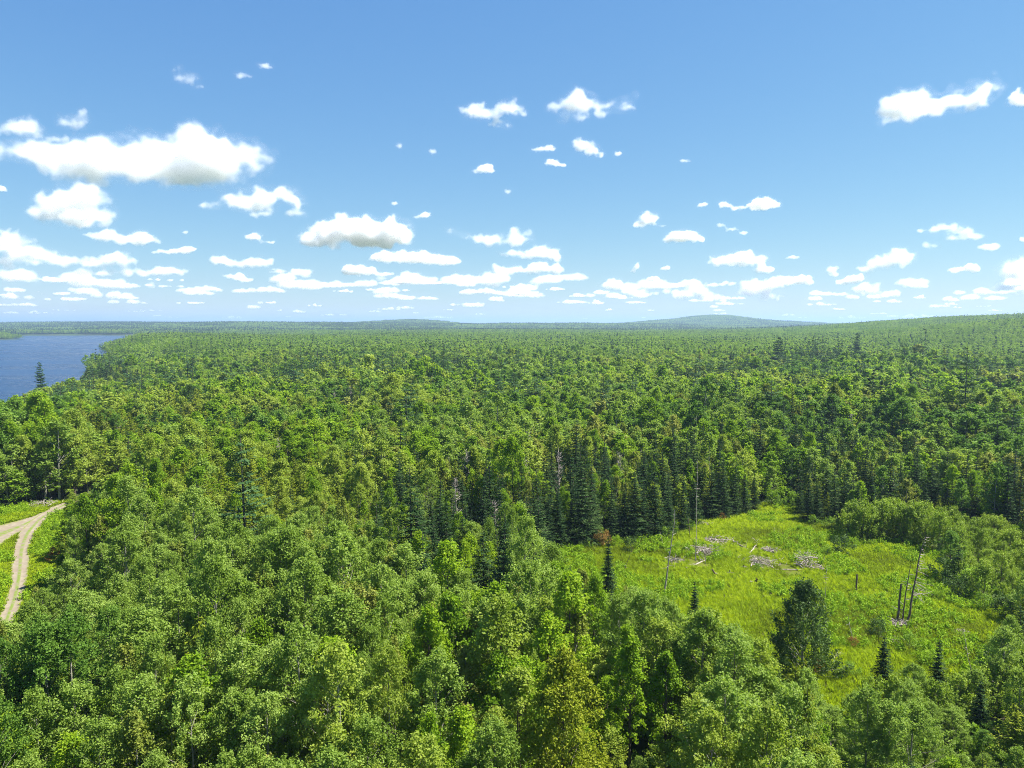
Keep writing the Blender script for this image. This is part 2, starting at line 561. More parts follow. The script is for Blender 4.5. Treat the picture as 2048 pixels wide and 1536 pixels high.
ribbon('dirt_road', [(-60, 1480), (-30, 1330), (0, 1228), (11, 1205), (22, 1150), (25, 1100), (36, 1068), (64, 1040), (105, 1014), (124, 1007), (150, 1000)],
       [(-5, 1480), (10, 1330), (34, 1228), (46, 1205), (56, 1150), (60, 1100), (72, 1066), (98, 1034), (130, 1020), (138, 1009), (165, 1001)], 0.06)
ribbon('side_track', [(-130, 1085), (-60, 1066), (0, 1051), (40, 1041), (70, 1032), (88, 1024)],
       [(-130, 1150), (-60, 1115), (0, 1092), (20, 1078), (38, 1066), (60, 1046)], 0.03, 40)

# ---------------------------------------------------------------- tree shapes
def unit(a):
    return a / np.maximum(np.linalg.norm(a, axis=-1, keepdims=True), 1e-9)


def blades(C, N, T, length, width, fold=0.12):
    """One diamond-shaped, slightly folded blade of two triangles per row."""
    n = len(C)
    T = unit(T - N * (T * N).sum(-1, keepdims=True))
    B = np.cross(N, T)
    l = np.broadcast_to(np.asarray(length, float), (n,))[:, None]
    w = np.broadcast_to(np.asarray(width, float), (n,))[:, None]
    up = N * w * fold
    V = np.stack([C - T * l / 2, C + B * w / 2 + up, C + T * l / 2, C - B * w / 2 + up], 1).reshape(-1, 3)
    k = np.arange(n) * 4
    F = np.stack([k, k + 1, k + 2, k, k + 2, k + 3], 1).reshape(-1, 3)
    return V, F


def tube(pts, radii, sides=6, closed_tip=True):
    P = np.asarray(pts, float)
    d = unit(np.gradient(P, axis=0))
    ref = np.where(np.abs(d[:, 2:3]) > 0.9, np.array([[1.0, 0, 0]]), np.array([[0, 0, 1.0]]))
    a = unit(np.cross(d, ref))
    b = np.cross(d, a)
    t = np.linspace(0, 2 * np.pi, sides, endpoint=False)
    r = np.asarray(radii, float)
    V = P[:, None] + r[:, None, None] * (np.cos(t)[None, :, None] * a[:, None] + np.sin(t)[None, :, None] * b[:, None])
    i, j = np.meshgrid(np.arange(len(P) - 1), np.arange(sides), indexing='ij')
    jn = (j + 1) % sides
    F = np.stack([i * sides + j, i * sides + jn, (i + 1) * sides + jn, (i + 1) * sides + j], -1).reshape(-1, 4)
    return V.reshape(-1, 3), F


def merge(parts):
    Vs, Fs, o = [], [], 0
    for V, F in parts:
        Vs.append(V)
        Fs.append(F + o)
        o += len(V)
    return np.concatenate(Vs), np.concatenate(Fs)


def wander(rng, a, b, n, amp):
    t = np.linspace(0, 1, n)[:, None]
    P = np.asarray(a) * (1 - t) + np.asarray(b) * t
    k = rng.normal(0, amp, (n, 3))
    k[0] = 0
    return P + np.cumsum(k, 0) * 0.5


def broadleaf(rng, h, R, base, nclump, nleaf, size, clump_r, profile, flat=0.7, lean=0.0, droop=0.0, up=0.9, stretch=1.5, low=0.85):
    """A trunk with limbs, and leaves gathered in clumps around the limbs' ends."""
    top = np.array([rng.normal(0, lean), rng.normal(0, lean), h * 0.93])
    trunk = wander(rng, (0, 0, -0.4), top, 8, 0.05 * h / 12)
    parts = [tube(trunk, np.linspace(0.012 * h, 0.002 * h, 8), 6)]
    t = rng.uniform(0, 1, nclump) ** low
    if low <= 1:
        t[: nclump // 6] = rng.uniform(0.75, 1, nclump // 6)
    prof = np.interp(t, *profile)
    az = rng.uniform(0, 2 * np.pi, nclump)
    lobes = 1 + 0.22 * np.sin(2 * az + rng.uniform(0, 6)) + 0.16 * np.sin(3 * az + 7 * t + rng.uniform(0, 6)) + 0.12 * np.sin(5 * az - 9 * t + rng.uniform(0, 6))
    rr = R * prof * lobes * (0.25 + 0.75 * np.sqrt(rng.uniform(0, 1, nclump)))
    z = base * h + t * (1 - base) * h * 0.97
    tx = np.interp(z, trunk[:, 2], trunk[:, 0])
    ty = np.interp(z, trunk[:, 2], trunk[:, 1])
    C = np.stack([tx + rr * np.cos(az), ty + rr * np.sin(az), z], 1)
    for k in rng.permutation(nclump)[: min(26, nclump)]:
        z0 = max(C[k, 2] - 0.55 * rr[k] - 0.06 * h, base * h * 0.7)
        s = np.array([np.interp(z0, trunk[:, 2], trunk[:, 0]), np.interp(z0, trunk[:, 2], trunk[:, 1]), z0])
        r0 = max(0.004 * h * (1 - z0 / h) + 0.001 * h, 0.012)
        parts.append(tube(wander(rng, s, C[k], 4, 0.06), np.linspace(r0, r0 * 0.3, 4), 4))
    trunk_mesh = merge(parts)
    per = max(1, nleaf // nclump)
    n = per * nclump
    ci = np.repeat(np.arange(nclump), per)
    cr = clump_r * rng.uniform(0.7, 1.3, nclump)
    g = unit(rng.normal(0, 1, (n, 3))) * (rng.uniform(0, 1, (n, 1)) ** 0.6)
    ax = unit(np.stack([np.cos(az) * rr / R, np.sin(az) * rr / R, np.full(nclump, up)], 1) + rng.normal(0, 0.25, (nclump, 3)))
    along = (g * ax[ci]).sum(1, keepdims=True)
    q = (g - along * ax[ci]) * flat * (1 - 0.45 * along) + along * ax[ci] * stretch
    P = C[ci] + q * cr[ci][:, None]
    P[:, 2] -= droop * np.hypot(g[:, 0], g[:, 1]) * cr[ci]
    outw = unit(P - np.array([0, 0, base * h + 0.35 * (1 - base) * h]))
    N = unit(0.30 * outw + 0.25 * unit(g) + np.array([0, 0, 0.20]) + rng.normal(0, 0.62, (n, 3)))
    T = unit(rng.normal(0, 1, (n, 3)) + np.array([0, 0, -0.6]))
    s = size * rng.uniform(0.7, 1.35, n)
    V, F = blades(P, N, T, s, s * 0.78)
    tv = np.clip(0.5 + rng.normal(0, 0.13, nclump)[ci] + rng.normal(0, 0.15, n), 0, 1)
    return trunk_mesh, (V, F, np.repeat(tv, 2))


def conifer(rng, h, R, base, whorls, per, spacing, size, width, droop=0.25, power=0.85, irregular=0.12, lift=0.1, tuft=1.0, hang=0.0):
    """A straight stem with whorls of boughs, each a flat fan of sprays."""
    trunk = wander(rng, (0, 0, -0.4), (rng.normal(0, 0.02 * h), rng.normal(0, 0.02 * h), h), 8, 0.015)
    parts = [tube(trunk, np.linspace(0.011 * h, 0.0015 * h, 8), 6)]
    Cs, Ns, Ts, Ss, tv = [], [], [], [], []
    for w in range(whorls):
        f = (w + rng.uniform(-0.3, 0.3)) / (whorls - 1)
        f = min(max(f, 0), 1)
        z = base * h + f * (1 - base) * h * 0.985
        L0 = R * (1 - f) ** power + 0.018 * R
        k = max(3, int(round(per * (0.45 + 0.55 * (1 - f)))))
        a0 = rng.uniform(0, 6.28)
        for b in range(k):
            if rng.uniform() < irregular * 0.6:
                continue
            az = a0 + 2 * np.pi * b / k + rng.normal(0, 0.2)
            L = L0 * (1 + rng.normal(0, irregular))
            if L < 0.12:
                continue
            zz = z + rng.normal(0, 0.02) * h * (1 - base) / whorls * 6
            m = max(2, int(L / spacing))
            s = (np.arange(m) + 0.8) / m
            curve = -droop * s * L + (lift + 0.12 * rng.uniform()) * L * s ** 3 + 0.35 * (f ** 2) * L * s
            d = np.array([math.cos(az), math.sin(az), 0])
            side = np.array([-d[1], d[0], 0])
            base_p = np.array([np.interp(zz, trunk[:, 2], trunk[:, 0]), np.interp(zz, trunk[:, 2], trunk[:, 1]), zz])
            B = base_p + d * (s * L)[:, None] + np.array([0, 0, 1]) * curve[:, None]
            if L > 0.5 and w % 2 == 0 and b % 2 == 0:
                parts.append(tube(np.array([base_p, B[-1]]), [0.012 + 0.008 * L, 0.006], 3))
            fan = np.sin(np.pi * (0.15 + 0.8 * s)) * 0.55 * tuft
            tone = 0.45 + rng.normal(0, 0.1)
            for sg in (-1, 0, 1):
                jit = rng.normal(0, 0.05, (m, 3)) * size
                dirv = unit(d + sg * side * 0.8 + np.array([0, 0, -0.12 - droop * 0.5 - hang]))
                off = B + sg * side * (fan * L * 0.28)[:, None] + jit
                off[:, 2] -= abs(sg) * 0.05 * L
                Cs.append(off)
                Ts.append(np.broadcast_to(dirv, (m, 3)) + rng.normal(0, 0.25, (m, 3)))
                Ns.append(unit(np.array([0, 0, 1.0]) + 0.35 * d + rng.normal(0, 0.35, (m, 3))))
                Ss.append(size * (0.7 + 0.5 * fan) * rng.uniform(0.75, 1.25, m))
                tv.append(np.clip(tone + 0.55 * (s - 0.62) + rng.normal(0, 0.12, m), 0, 1))
    C, N, T = np.concatenate(Cs), np.concatenate(Ns), np.concatenate(Ts)
    S, tv = np.concatenate(Ss), np.concatenate(tv)
    V, F = blades(C, N, T, S, S * width, 0.2)
    return merge(parts), (V, F, np.repeat(tv, 2))


ASPEN_P = ([0, .12, .3, .55, .8, 1], [.5, .9, 1, .9, .6, .14])
MAPLE_P = ([0, .1, .25, .5, .78, 1], [.6, .92, 1, .86, .55, .12])
SHRUB_P = ([0, .3, .7, 1], [.9, 1, .8, .3])
BIRCH_P = ([0, .15, .4, .7, 1], [.4, .8, 1, .7, .2])
rng = np.random.default_rng(41)
#  kind: (list of builders per level of detail 0 near, 1 middle, 2 far), leaf material, bark
def shapes_of(kind, lod, seed):
    r = np.random.default_rng(seed * 7 + 13)
    q = [1, 0, 0][lod]
    if kind == 'aspen':
        nc, nl, sz = [(125, 9000, 0.165), (64, 2100, 0.31), (38, 680, 0.54)][lod]
        return broadleaf(r, 13, 2.75 * r.uniform(.9, 1.12), 0.26, nc, nl, sz, [0.60, 0.72, 0.9][lod], ASPEN_P, lean=0.25, up=0.6, stretch=1.25)
    if kind == 'maple':
        nc, nl, sz = [(90, 7000, 0.20), (60, 2100, 0.36), (40, 680, 0.60)][lod]
        return broadleaf(r, 12, 2.5 * r.uniform(.9, 1.12), 0.2, nc, nl, sz, [0.66, 0.8, 1.0][lod], MAPLE_P, flat=0.8, lean=0.2, droop=0.2, up=0.3, stretch=1.1)
    if kind == 'birch':
        nc, nl, sz = [(70, 4200, 0.19), (40, 1300, 0.36), (20, 300, 0.75)][lod]
        return broadleaf(r, 12, 1.9 * r.uniform(.9, 1.12), 0.3, nc, nl, sz, [0.55, 0.65, 0.85][lod], BIRCH_P, flat=0.7, lean=0.3, droop=0.3, up=1.2, stretch=1.4)
    if kind == 'spruce':
        wh, pr, sp, sz = [(25, 10, 0.16, 0.34), (19, 9, 0.30, 0.52), (13, 7, 0.6, 0.95)][lod]
        return conifer(r, 13, 2.65 * r.uniform(.8, 1.2), 0.03, wh, pr, sp, sz, 0.36, droop=0.34, power=0.88, lift=0.16, tuft=1.1)
    if kind == 'cedar':
        wh, pr, sp, sz = [(30, 11, 0.24, 0.36), (20, 9, 0.42, 0.6), (12, 7, 0.75, 1.05)][lod]
        return conifer(r, 12, 2.3 * r.uniform(.9, 1.15), 0.1, wh, pr, sp, sz, 0.48, droop=0.2, power=0.72, irregular=0.24, lift=0.25, hang=0.35)
    if kind == 'pine':
        wh, pr, sp, sz = [(17, 8, 0.30, 0.55), (17, 8, 0.36, 0.6), (11, 6, 0.8, 1.1)][lod]
        return conifer(r, 24, 4.2 * r.uniform(.9, 1.1), 0.22, wh, pr, sp, sz, 0.5, droop=0.0, power=0.6, irregular=0.34, lift=0.12, tuft=1.6)
    if kind == 'shrub':
        nc, nl, sz = [(34, 1500, 0.17), (24, 620, 0.28), (10, 120, 0.6)][lod]
        return broadleaf(r, 3.2, 1.7 * r.uniform(.85, 1.15), 0.06, nc, nl, sz, 0.55, SHRUB_P, flat=0.8, up=1.2, stretch=1.3)


LEAF = {'aspen': 'aspen', 'maple': 'maple', 'birch': 'birch', 'spruce': 'spruce', 'cedar': 'cedar', 'pine': 'pine', 'shrub': 'shrub'}
BARK = {'aspen': 'bark_pale', 'maple': 'bark_dark', 'birch': 'bark_pale', 'spruce': 'bark_dark', 'cedar': 'bark_dark', 'pine': 'bark_dark', 'shrub': 'bark_dark'}
TONES = ('', 'pale', 'deep')
BASE_H = {'aspen': 13, 'maple': 12, 'birch': 12, 'spruce': 13, 'cedar': 12, 'pine': 24, 'shrub': 3.2}
NVAR = {'aspen': (5, 4, 4), 'maple': (4, 4, 4), 'birch': (3, 3, 3), 'spruce': (4, 4, 4), 'cedar': (4, 3, 3), 'pine': (2, 2, 2), 'shrub': (4, 3, 2)}
PARTS = {}      # (kind, variant) -> (trunk mesh, crown mesh) for single trees
WHOLE = {}      # (kind, lod) -> joined meshes for the woods


def crown_and_trunk(kind, lod, k, leaf=None):
    (tv, tf), (lv, lf, tint_) = shapes_of(kind, lod, k + 10 * lod + sum(map(ord, kind)))
    return tv, tf, lv, lf, tint_


for kind in BASE_H:
    for lod in (0, 1, 2):
        for k in range(NVAR[kind][lod]):
            tv, tf, lv, lf, tn = crown_and_trunk(kind, lod, k)
            if lod == 0:
                PARTS[kind, k] = (new_mesh('trunk', tv, tf, [M[BARK[kind]]], smooth=True),
                                  new_mesh('crown', lv, lf, [M[LEAF[kind]]], {'tint': ('FACE', tn)}))
            if lod == 2:
                keep = slice(0, 42)
                tv, tf = tv[:48], tf[:42]
            V = np.concatenate([tv, lv])
            mi = np.concatenate([np.ones(len(tf), int), np.zeros(len(lf), int)])
            tt = np.concatenate([np.zeros(len(tf)), tn])
            for tone in (TONES[1:] if kind in ('aspen', 'maple') else ()):
                if lod == 0:
                    c = PARTS[kind, k][1].copy()
                    c.materials.clear()
                    c.materials.append(M['maple_' + tone])
                    PARTS[kind + tone, k] = (PARTS[kind, k][0], c)
                WHOLE.setdefault((kind + tone, lod), []).append(new_mesh(kind, V, [tf, lf + len(tv)], [M['maple_' + tone], M[BARK[kind]]], {'tint': ('FACE', tt)}, mat_index=mi))
            WHOLE.setdefault((kind, lod), []).append(new_mesh(kind, V, [tf, lf + len(tv)], [M[LEAF[kind]], M[BARK[kind]]], {'tint': ('FACE', tt)}, mat_index=mi))
print('shapes', round(time.time() - T0, 1), sum(len(m.polygons) for v in WHOLE.values() for m in v))

# ---------------------------------------------------------------- where the trees stand
KINDS = ['aspen', 'maple', 'birch', 'spruce', 'cedar', 'pine']
rng = np.random.default_rng(7)
FAR_SINGLE = 760.0
LAKE_SEEN = [(-80, 676), (226, 673), (226, 684), (214, 702), (186, 722), (166, 748), (100, 770), (0, 797), (-80, 806)]
ZONES = [  # polygons round the tree tops in the photograph, and what grows there
    ([(690, 960), (830, 930), (1010, 950), (1040, 1060), (960, 1140), (880, 1150), (760, 1080), (700, 1030)], [.18, .13, .02, .62, .05, 0]),
    ([(1040, 930), (1160, 880), (1250, 900), (1330, 900), (1420, 870), (1560, 870), (1560, 960), (1500, 1010), (1380, 1040), (1200, 1070), (1040, 1110)], [.12, .17, .11, .57, .03, 0]),
    ([(1400, 860), (1560, 845), (1760, 860), (1920, 880), (1930, 1000), (1840, 990), (1720, 1000), (1640, 1000), (1560, 985)], [.09, .15, .05, .68, .03, 0]),
    ([(1880, 900), (1960, 930), (2060, 930), (2060, 1080), (1960, 1060), (1890, 1000)], [.12, .28, .02, .54, .04, 0]),
    ([(1700, 1000), (1900, 1000), (2060, 1060), (2060, 1220), (1900, 1200), (1700, 1100)], [.25, .35, .05, .20, .15, 0]),
    ([(0, 800), (420, 770), (700, 800), (700, 900), (400, 960), (150, 900), (0, 880)], [.08, .30, .05, .07, .50, 0]),
    ([(150, 860), (700, 860), (720, 960), (560, 1010), (300, 980)], [.14, .36, .05, .09, .36, 0]),
    ([(560, 850), (1400, 850), (1420, 930), (1040, 960), (560, 940)], [.18, .32, .26, .16, .08, 0]),
    ([(0, 690), (230, 690), (420, 760), (0, 800)], [.15, .25, .05, .22, .25, .08]),
    ([(1220, 1180), (1560, 1260), (1700, 1400), (2060, 1330), (2060, 1700), (1300, 1700), (1040, 1700), (1040, 1300)], [.44, .23, .07, .20, .06, 0]),
]
NEAR_MIX = [.76, .13, .03, .04, .04, 0]
MID_MIX = [.34, .36, .09, .13, .07, .01]
FAR_MIX = [.34, .30, .08, .20, .06, .02]


def scatter(spacing, d0, d1, half_angle=41.0):
    x1 = d1 * math.sin(math.radians(half_angle))
    nx, ny = int(2 * x1 / spacing), int(d1 / spacing)
    i, j = np.meshgrid(np.arange(nx), np.arange(ny), indexing='ij')
    x = -x1 + (i + .5 + rng.uniform(-.46, .46, i.shape) + 0.5 * (j % 2)) * spacing
    y = (j + .5 + rng.uniform(-.46, .46, i.shape)) * spacing
    x, y = x.ravel(), y.ravel()
    d = np.hypot(x, y)
    ok = (d > d0) & (d <= d1) & (np.abs(np.degrees(np.arctan2(x, y))) < half_angle)
    return x[ok], y[ok]


xs, ys = zip(scatter(2.8, 36, 150), scatter(3.1, 150, 380), scatter(3.5, 380, FAR_SINGLE))
X, Y = np.concatenate(xs), np.concatenate(ys)
ld = lake_distance(X, Y)
SCRUB = from_photo([(1690, 1085), (1760, 1092), (1840, 1100), (1885, 1108), (1893, 1150), (1935, 1188), (1985, 1215), (2110, 1262), (2140, 1120), (2000, 1085), (1900, 1062), (1800, 1060), (1700, 1062)])
ok = (ld > 3) & ~inside(MEADOW_GROUND, X, Y) & ~inside(VERGE_GROUND, X, Y) & ~inside(SCRUB, X, Y)
X, Y, ld = X[ok], Y[ok], ld[ok]
Z = terrain(X, Y, ld)
D = np.hypot(X, Y)
U, V_ = project(X, Y, Z + 11.5)
W = np.where((V_ > 1040)[:, None], NEAR_MIX, np.where((V_ > 800)[:, None], MID_MIX, FAR_MIX))
done = np.zeros(len(X), bool)
for poly, mix in ZONES:
    k = inside(poly, U, V_) & ~done
    W[k] = mix
    done |= k
shore = (ld < 38) & (Y < 1500)
W = W.copy()
W[shore] = [.12, .10, .02, .30, .28, .18]
done |= shore
W = W.copy()
soft = np.where(done, 0.35, 1.0)
for q in range(6):                                     # stands: neighbours tend to be of one kind
    W[:, q] *= np.exp(7.0 * soft * (noise2(X, Y, 34, 60 + 7 * q) - 0.5) + 5.0 * sstep(200, 420, D) * (noise2(X, Y, 130, 160 + 7 * q) - 0.5))
W /= W.sum(1, keepdims=True)
K = (rng.uniform(0, 1, len(X))[:, None] > np.cumsum(W, 1)).sum(1).clip(0, 5)
WS = W[:, 3].copy()
HT = np.array([12.5, 12.0, 11.0, 12.4, 11.0, 20.0])[K]
HT = HT * np.where((WS > 0.45) & (K != 3), 0.88, 1.0) * np.where(K == 3, rng.uniform(.72, 1.18, len(X)), 1.0)
HT = HT * (1 + rng.normal(0, 0.14, len(X))) * (0.74 + 0.54 * noise2(X, Y, 22, 33)) * (1 + 0.35 * (noise2(X, Y, 90, 37) - 0.5) * sstep(150, 300, D)) * np.where((rng.uniform(0, 1, len(X)) < .04) & (D > 150), 1.3, 1.0)
HT *= np.where(rng.uniform(0, 1, len(X)) < 0.2, rng.uniform(0.55, 0.8, len(X)), 1.0)      # some stand under the others
HT *= np.where((K == 3) & (V_ > 1060), 0.85, 1.0)
u0_, v0_ = project(X, Y, Z)
TALL = (u0_ > -160) & (u0_ < 175) & (v0_ < 1003) & (v0_ > 930)      # the old trees beyond the road fork
HT *= np.where(TALL & (K < 3), 1.5, 1.0)
# the growth in the lower right corner of the photograph is younger
ub, vb = project(X, Y, Z)
HT *= np.where((ub > 1640) & (D < 100), 0.62, 1.0)
HT *= np.where((ub > 1690) & (V_ > 960) & (D >= 100) & (D < 190) & (K != 3), 0.62, 1.0)


def blocks_view(x, y, z, h):
    r = np.zeros(len(x), bool)
    for fz, fx in ((1.0, 0), (0.8, -.10), (0.8, .10), (0.55, -.17), (0.55, .17), (0.3, 0)):
        u, v = project(x + fx * h, y, z + fz * h)
        r |= inside(MEADOW_SEEN, u, v) | inside(ROAD_SEEN, u, v) | inside(LAKE_SEEN, u, v)
    return r


ROAD_LINE = from_photo([(-30, 1480), (-10, 1330), (17, 1228), (40, 1150), (42, 1100), (54, 1067), (81, 1037), (118, 1017), (150, 1002), (40, 1060), (0, 1070), (-60, 1090)])
SH = 1 / math.tan(SUN_EL)
for f in (1.0, 0.8, 0.55):
    sx_, sy_ = X - math.sin(SUN_AZ) * SH * HT * f, Y - math.cos(SUN_AZ) * SH * HT * f
    near_road = np.min([np.hypot(sx_ - q[0], sy_ - q[1]) for q in ROAD_LINE], 0) < 8
    HT[near_road & (D > 100)] *= 0.62
thin = ((K == 3) & done & (rng.uniform(0, 1, len(X)) < 0.22)) | ((D > 160) & (noise2(X, Y, 13, 211) < 0.17))
alive = np.ones(len(X), bool)
for f in (1.0, 0.72, 0.5):
    b = blocks_view(X, Y, Z, HT)
    if f < 1.0:
        HT[b] *= f
alive = ~blocks_view(X, Y, Z, HT) & ~thin
RESERVED = []          # room round the trees placed one by one below: (x, y, radius)
SPECIAL = {
    'poplar': (1610, 1158, 11.5), 'cedar_big': (1128, 1290, 16.5), 'maple_a': (1262, 1272, 14.0), 'maple_b': (1335, 1300, 12.5), 'poplar_b': (1188, 1150, 13.5),
    'spruce_a': (1218, 1068, 9.5), 'spruce_b': (1391, 1160, 7.0), 'spruce_c': (1770, 1268, 8.0), 'spruce_d': (1880, 1278, 7.5), 'spruce_e': (1965, 1358, 6.0),
    'pine_tall': (1560, 674, 31.0), 'pine_second': (1716, 666, 24.0), 'pine_shore': (80, 724, 25.0), 'oak': (380, 768, 17.5), 'dome_maple': (868, 900, 14.5),
}
PLACE = {}
EDGE_SPRUCES = [  # foot and tip in the photograph of the spruces that line the meadow
    (1050, 1114, 990), (1070, 1109, 972), (1094, 1102, 984), (1118, 1097, 962), (1143, 1092, 976), (1166, 1088, 908), (1190, 1085, 984), (1226, 1082, 990),
    (1246, 1080, 962), (1268, 1078, 938), (1288, 1076, 962), (1312, 1073, 930), (1338, 1069, 968), (1366, 1061, 944), (1388, 1050, 960), (1424, 1038, 928),
    (1442, 1035, 912), (1466, 1031, 922), (1488, 1027, 936), (1508, 1020, 950), (1598, 1030, 962), (1616, 1042, 940), (1634, 1048, 968), (1715, 1066, 960), (1742, 1068, 948)]
for u, v, v2 in EDGE_SPRUCES:
    g = ground(u, v)
    RESERVED.append((g[0], g[1], 2.4))
for k, (u, v, h) in SPECIAL.items():
    z0 = -5.5 if k == 'pine_shore' else 0.0
    g = ground(u, v, z0 + h)
    if k == 'pine_second':
        g = at_depth(u, v, 720.0)
        h = float(g[2]) - float(terrain(g[0], g[1]))
    elif k.startswith('pine') or k == 'oak' or k == 'dome_maple':
        z0 = float(terrain(g[0], g[1]))
        g = ground(u, v, z0 + h)
    PLACE[k] = (g[0], g[1], float(terrain(g[0], g[1])), h)
    rr = {'cedar_big': 4.4, 'oak': 6.5, 'dome_maple': 3.6, 'maple_a': 3.0, 'maple_b': 2.6, 'poplar': 3.4}.get(k, 2.2)
    RESERVED.append((g[0], g[1], rr))
    # nothing taller may stand just in front
    fr = (np.abs(X - g[0] * Y / g[1]) < rr) & (Y < g[1]) & (Y > g[1] - 16) & (HT > h * 0.6)
    HT[fr] *= 0.55
for x, y, r in RESERVED:
    alive &= np.hypot(X - x, Y - y) > r
X, Y, Z, K, HT, U, V_, D, WS = (a[alive] for a in (X, Y, Z, K, HT, U, V_, D, WS))
UT, VT = project(X, Y, Z + HT)
INVIEW = (UT > -70) & (UT < 2118) & (VT < 1640)
SX = HT / np.array([BASE_H[k] for k in KINDS])[K]
SX = SX ** 0.7 * (1 + rng.normal(0, 0.14, len(X))) * np.where(np.isin(K, (0, 1, 2)), 1 + 0.42 * sstep(130, 200, D), 1 + 0.12 * sstep(130, 200, D))
SX *= np.where((WS > 0.45) & (K != 3), 0.82, 1.0) * np.where(K == 3, rng.uniform(.8, 1.25, len(X)), 1.0)
ROT = rng.uniform(0, 2 * np.pi, len(X))
tn_ = noise2(X, Y, 48, 201, 3) + rng.normal(0, .09, len(X)) * sstep(60, 160, D)
TONE = np.where(tn_ > 0.62, 1, np.where(tn_ < 0.36, 2, 0)) * np.where((D < 130) & (rng.uniform(0, 1, len(X)) < .6), 0, 1)
print('trees', len(X), np.bincount(K), round(time.time() - T0, 1))

# ---------------------------------------------------------------- the trees that show largest, one by one
LOOKS = {
    'aspen': ('aspen_tree', ['grey-green', 'mid green', 'silvery green', 'loose-crowned green', 'dense green'], 'aspen', 'aspens of the woods round the clearing'),
    'maple': ('maple_tree', ['bright green', 'broad green', 'yellowish green', 'dense green'], 'maple', 'maples among the aspens'),
    'birch': ('birch_tree', ['olive green', 'thin olive', 'slender olive'], 'birch', 'olive birches in the woods'),
    'spruce': ('spruce_tree', ['dark pointed', 'dark slim', 'dark dense', 'dark broad-skirted'], 'spruce', 'dark spruces in the woods'),
    'cedar': ('cedar_tree', ['yellow-green', 'golden-tipped', 'ragged yellow-green', 'slim yellow-green'], 'cedar', 'yellow-green cedars in the woods'),
    'pine': ('pine_tree', ['tall dark', 'open-crowned'], 'pine', 'pines standing above the woods'),
}


def place_tree(name, label, cat, group, trunk, crown, loc, rz, scale, tilt=(0, 0)):
    t = thing(name, label, cat, loc, rz, scale, group, tilt)
    obj('trunk', trunk, t)
    obj('crown', crown, t)
    return t


single = np.zeros(len(X), bool)
LIMIT = {'aspen': 290, 'maple': 290, 'birch': 200, 'spruce': 290, 'cedar': 220, 'pine': 30}
seen_labels = set()
for q, kind in enumerate(KINDS):
    idx = np.nonzero((K == q) & INVIEW)[0]
    idx = idx[np.argsort(D[idx] / HT[idx])][:LIMIT[kind]]
    single[idx] = True
    name, looks, cat, group = LOOKS[kind]
    for i in idx:
        v = int(rng.integers(NVAR[kind][0]))
        tone = TONES[TONE[i]] if kind in ('aspen', 'maple') else ''
        look = ('pale ' + looks[v] if tone == 'pale' else 'deep ' + looks[v] if tone else looks[v]).replace('pale silvery', 'pale').replace('deep silvery', 'deep').replace('pale bright', 'pale').replace('deep bright', 'deep')
        lab = '%s %s topping out %s' % (look, cat, place_words(X[i], Y[i], Z[i] + HT[i]))
        if lab in seen_labels:
            lab = lab.replace(' topping', ', shorter one topping' if HT[i] < 11 else ', taller one topping')
        if lab in seen_labels:
            lab = '%s %s topping out %s' % (look, cat, place_words(X[i], Y[i], Z[i] + HT[i], True))
        seen_labels.add(lab)
        sz = HT[i] / BASE_H[kind]
        place_tree(name, lab, cat, group, *PARTS[kind + tone, v], (X[i], Y[i], Z[i]), ROT[i], (SX[i], SX[i], sz), (rng.normal(0, .025), rng.normal(0, .025)))

# ---------------------------------------------------------------- the rest of the woods
def woods(name, meshes, pts, variant, rot, scale, label=None):
    protos = []
    for me in meshes:
        protos.append(bpy.data.objects.new(me.name, me))        # data only: never linked to the scene
    me = new_mesh(name, pts, np.zeros((0, 3), int)) if False else bpy.data.meshes.new(name)
    me.vertices.add(len(pts))
    me.vertices.foreach_set('co', np.asarray(pts, np.float32).ravel())
    for k, tp, arr in (('variant', 'INT', variant), ('turn', 'FLOAT', rot)):
        a = me.attributes.new(k, tp, 'POINT')
        a.data.foreach_set('value', np.asarray(arr, np.int32 if tp == 'INT' else np.float32))
    a = me.attributes.new('size', 'FLOAT_VECTOR', 'POINT')
    a.data.foreach_set('vector', np.asarray(scale, np.float32).ravel())
    for mm in meshes[0].materials:
        me.materials.append(mm)
    o = tag(obj(name, me), label, kind='stuff')
    g = bpy.data.node_groups.new(name + '_spread', 'GeometryNodeTree')
    g.interface.new_socket('Geometry', in_out='INPUT', socket_type='NodeSocketGeometry')
    g.interface.new_socket('Geometry', in_out='OUTPUT', socket_type='NodeSocketGeometry')
    N, Lk = g.nodes, g.links
    gi, go = N.new('NodeGroupInput'), N.new('NodeGroupOutput')
    join = N.new('GeometryNodeJoinGeometry')
    for po in reversed(protos):
        oi = N.new('GeometryNodeObjectInfo')
        oi.transform_space = 'ORIGINAL'
        oi.inputs['Object'].default_value = po
        gti = N.new('GeometryNodeGeometryToInstance')
        Lk.new(oi.outputs['Geometry'], gti.inputs[0])
        Lk.new(gti.outputs[0], join.inputs[0])
    iop = N.new('GeometryNodeInstanceOnPoints')
    iop.inputs['Pick Instance'].default_value = True

    def named(nm, tp):
        a = N.new('GeometryNodeInputNamedAttribute')
        a.data_type = tp
        a.inputs['Name'].default_value = nm
        return a.outputs['Attribute']
    cx = N.new('ShaderNodeCombineXYZ')
    Lk.new(named('turn', 'FLOAT'), cx.inputs['Z'])
    Lk.new(gi.outputs[0], iop.inputs['Points'])
    Lk.new(join.outputs[0], iop.inputs['Instance'])
    Lk.new(named('variant', 'INT'), iop.inputs['Instance Index'])
    Lk.new(cx.outputs[0], iop.inputs['Rotation'])
    Lk.new(named('size', 'FLOAT_VECTOR'), iop.inputs['Scale'])
    Lk.new(iop.outputs[0], go.inputs[0])
    o.modifiers.new('spread', 'NODES').node_group = g
    return o


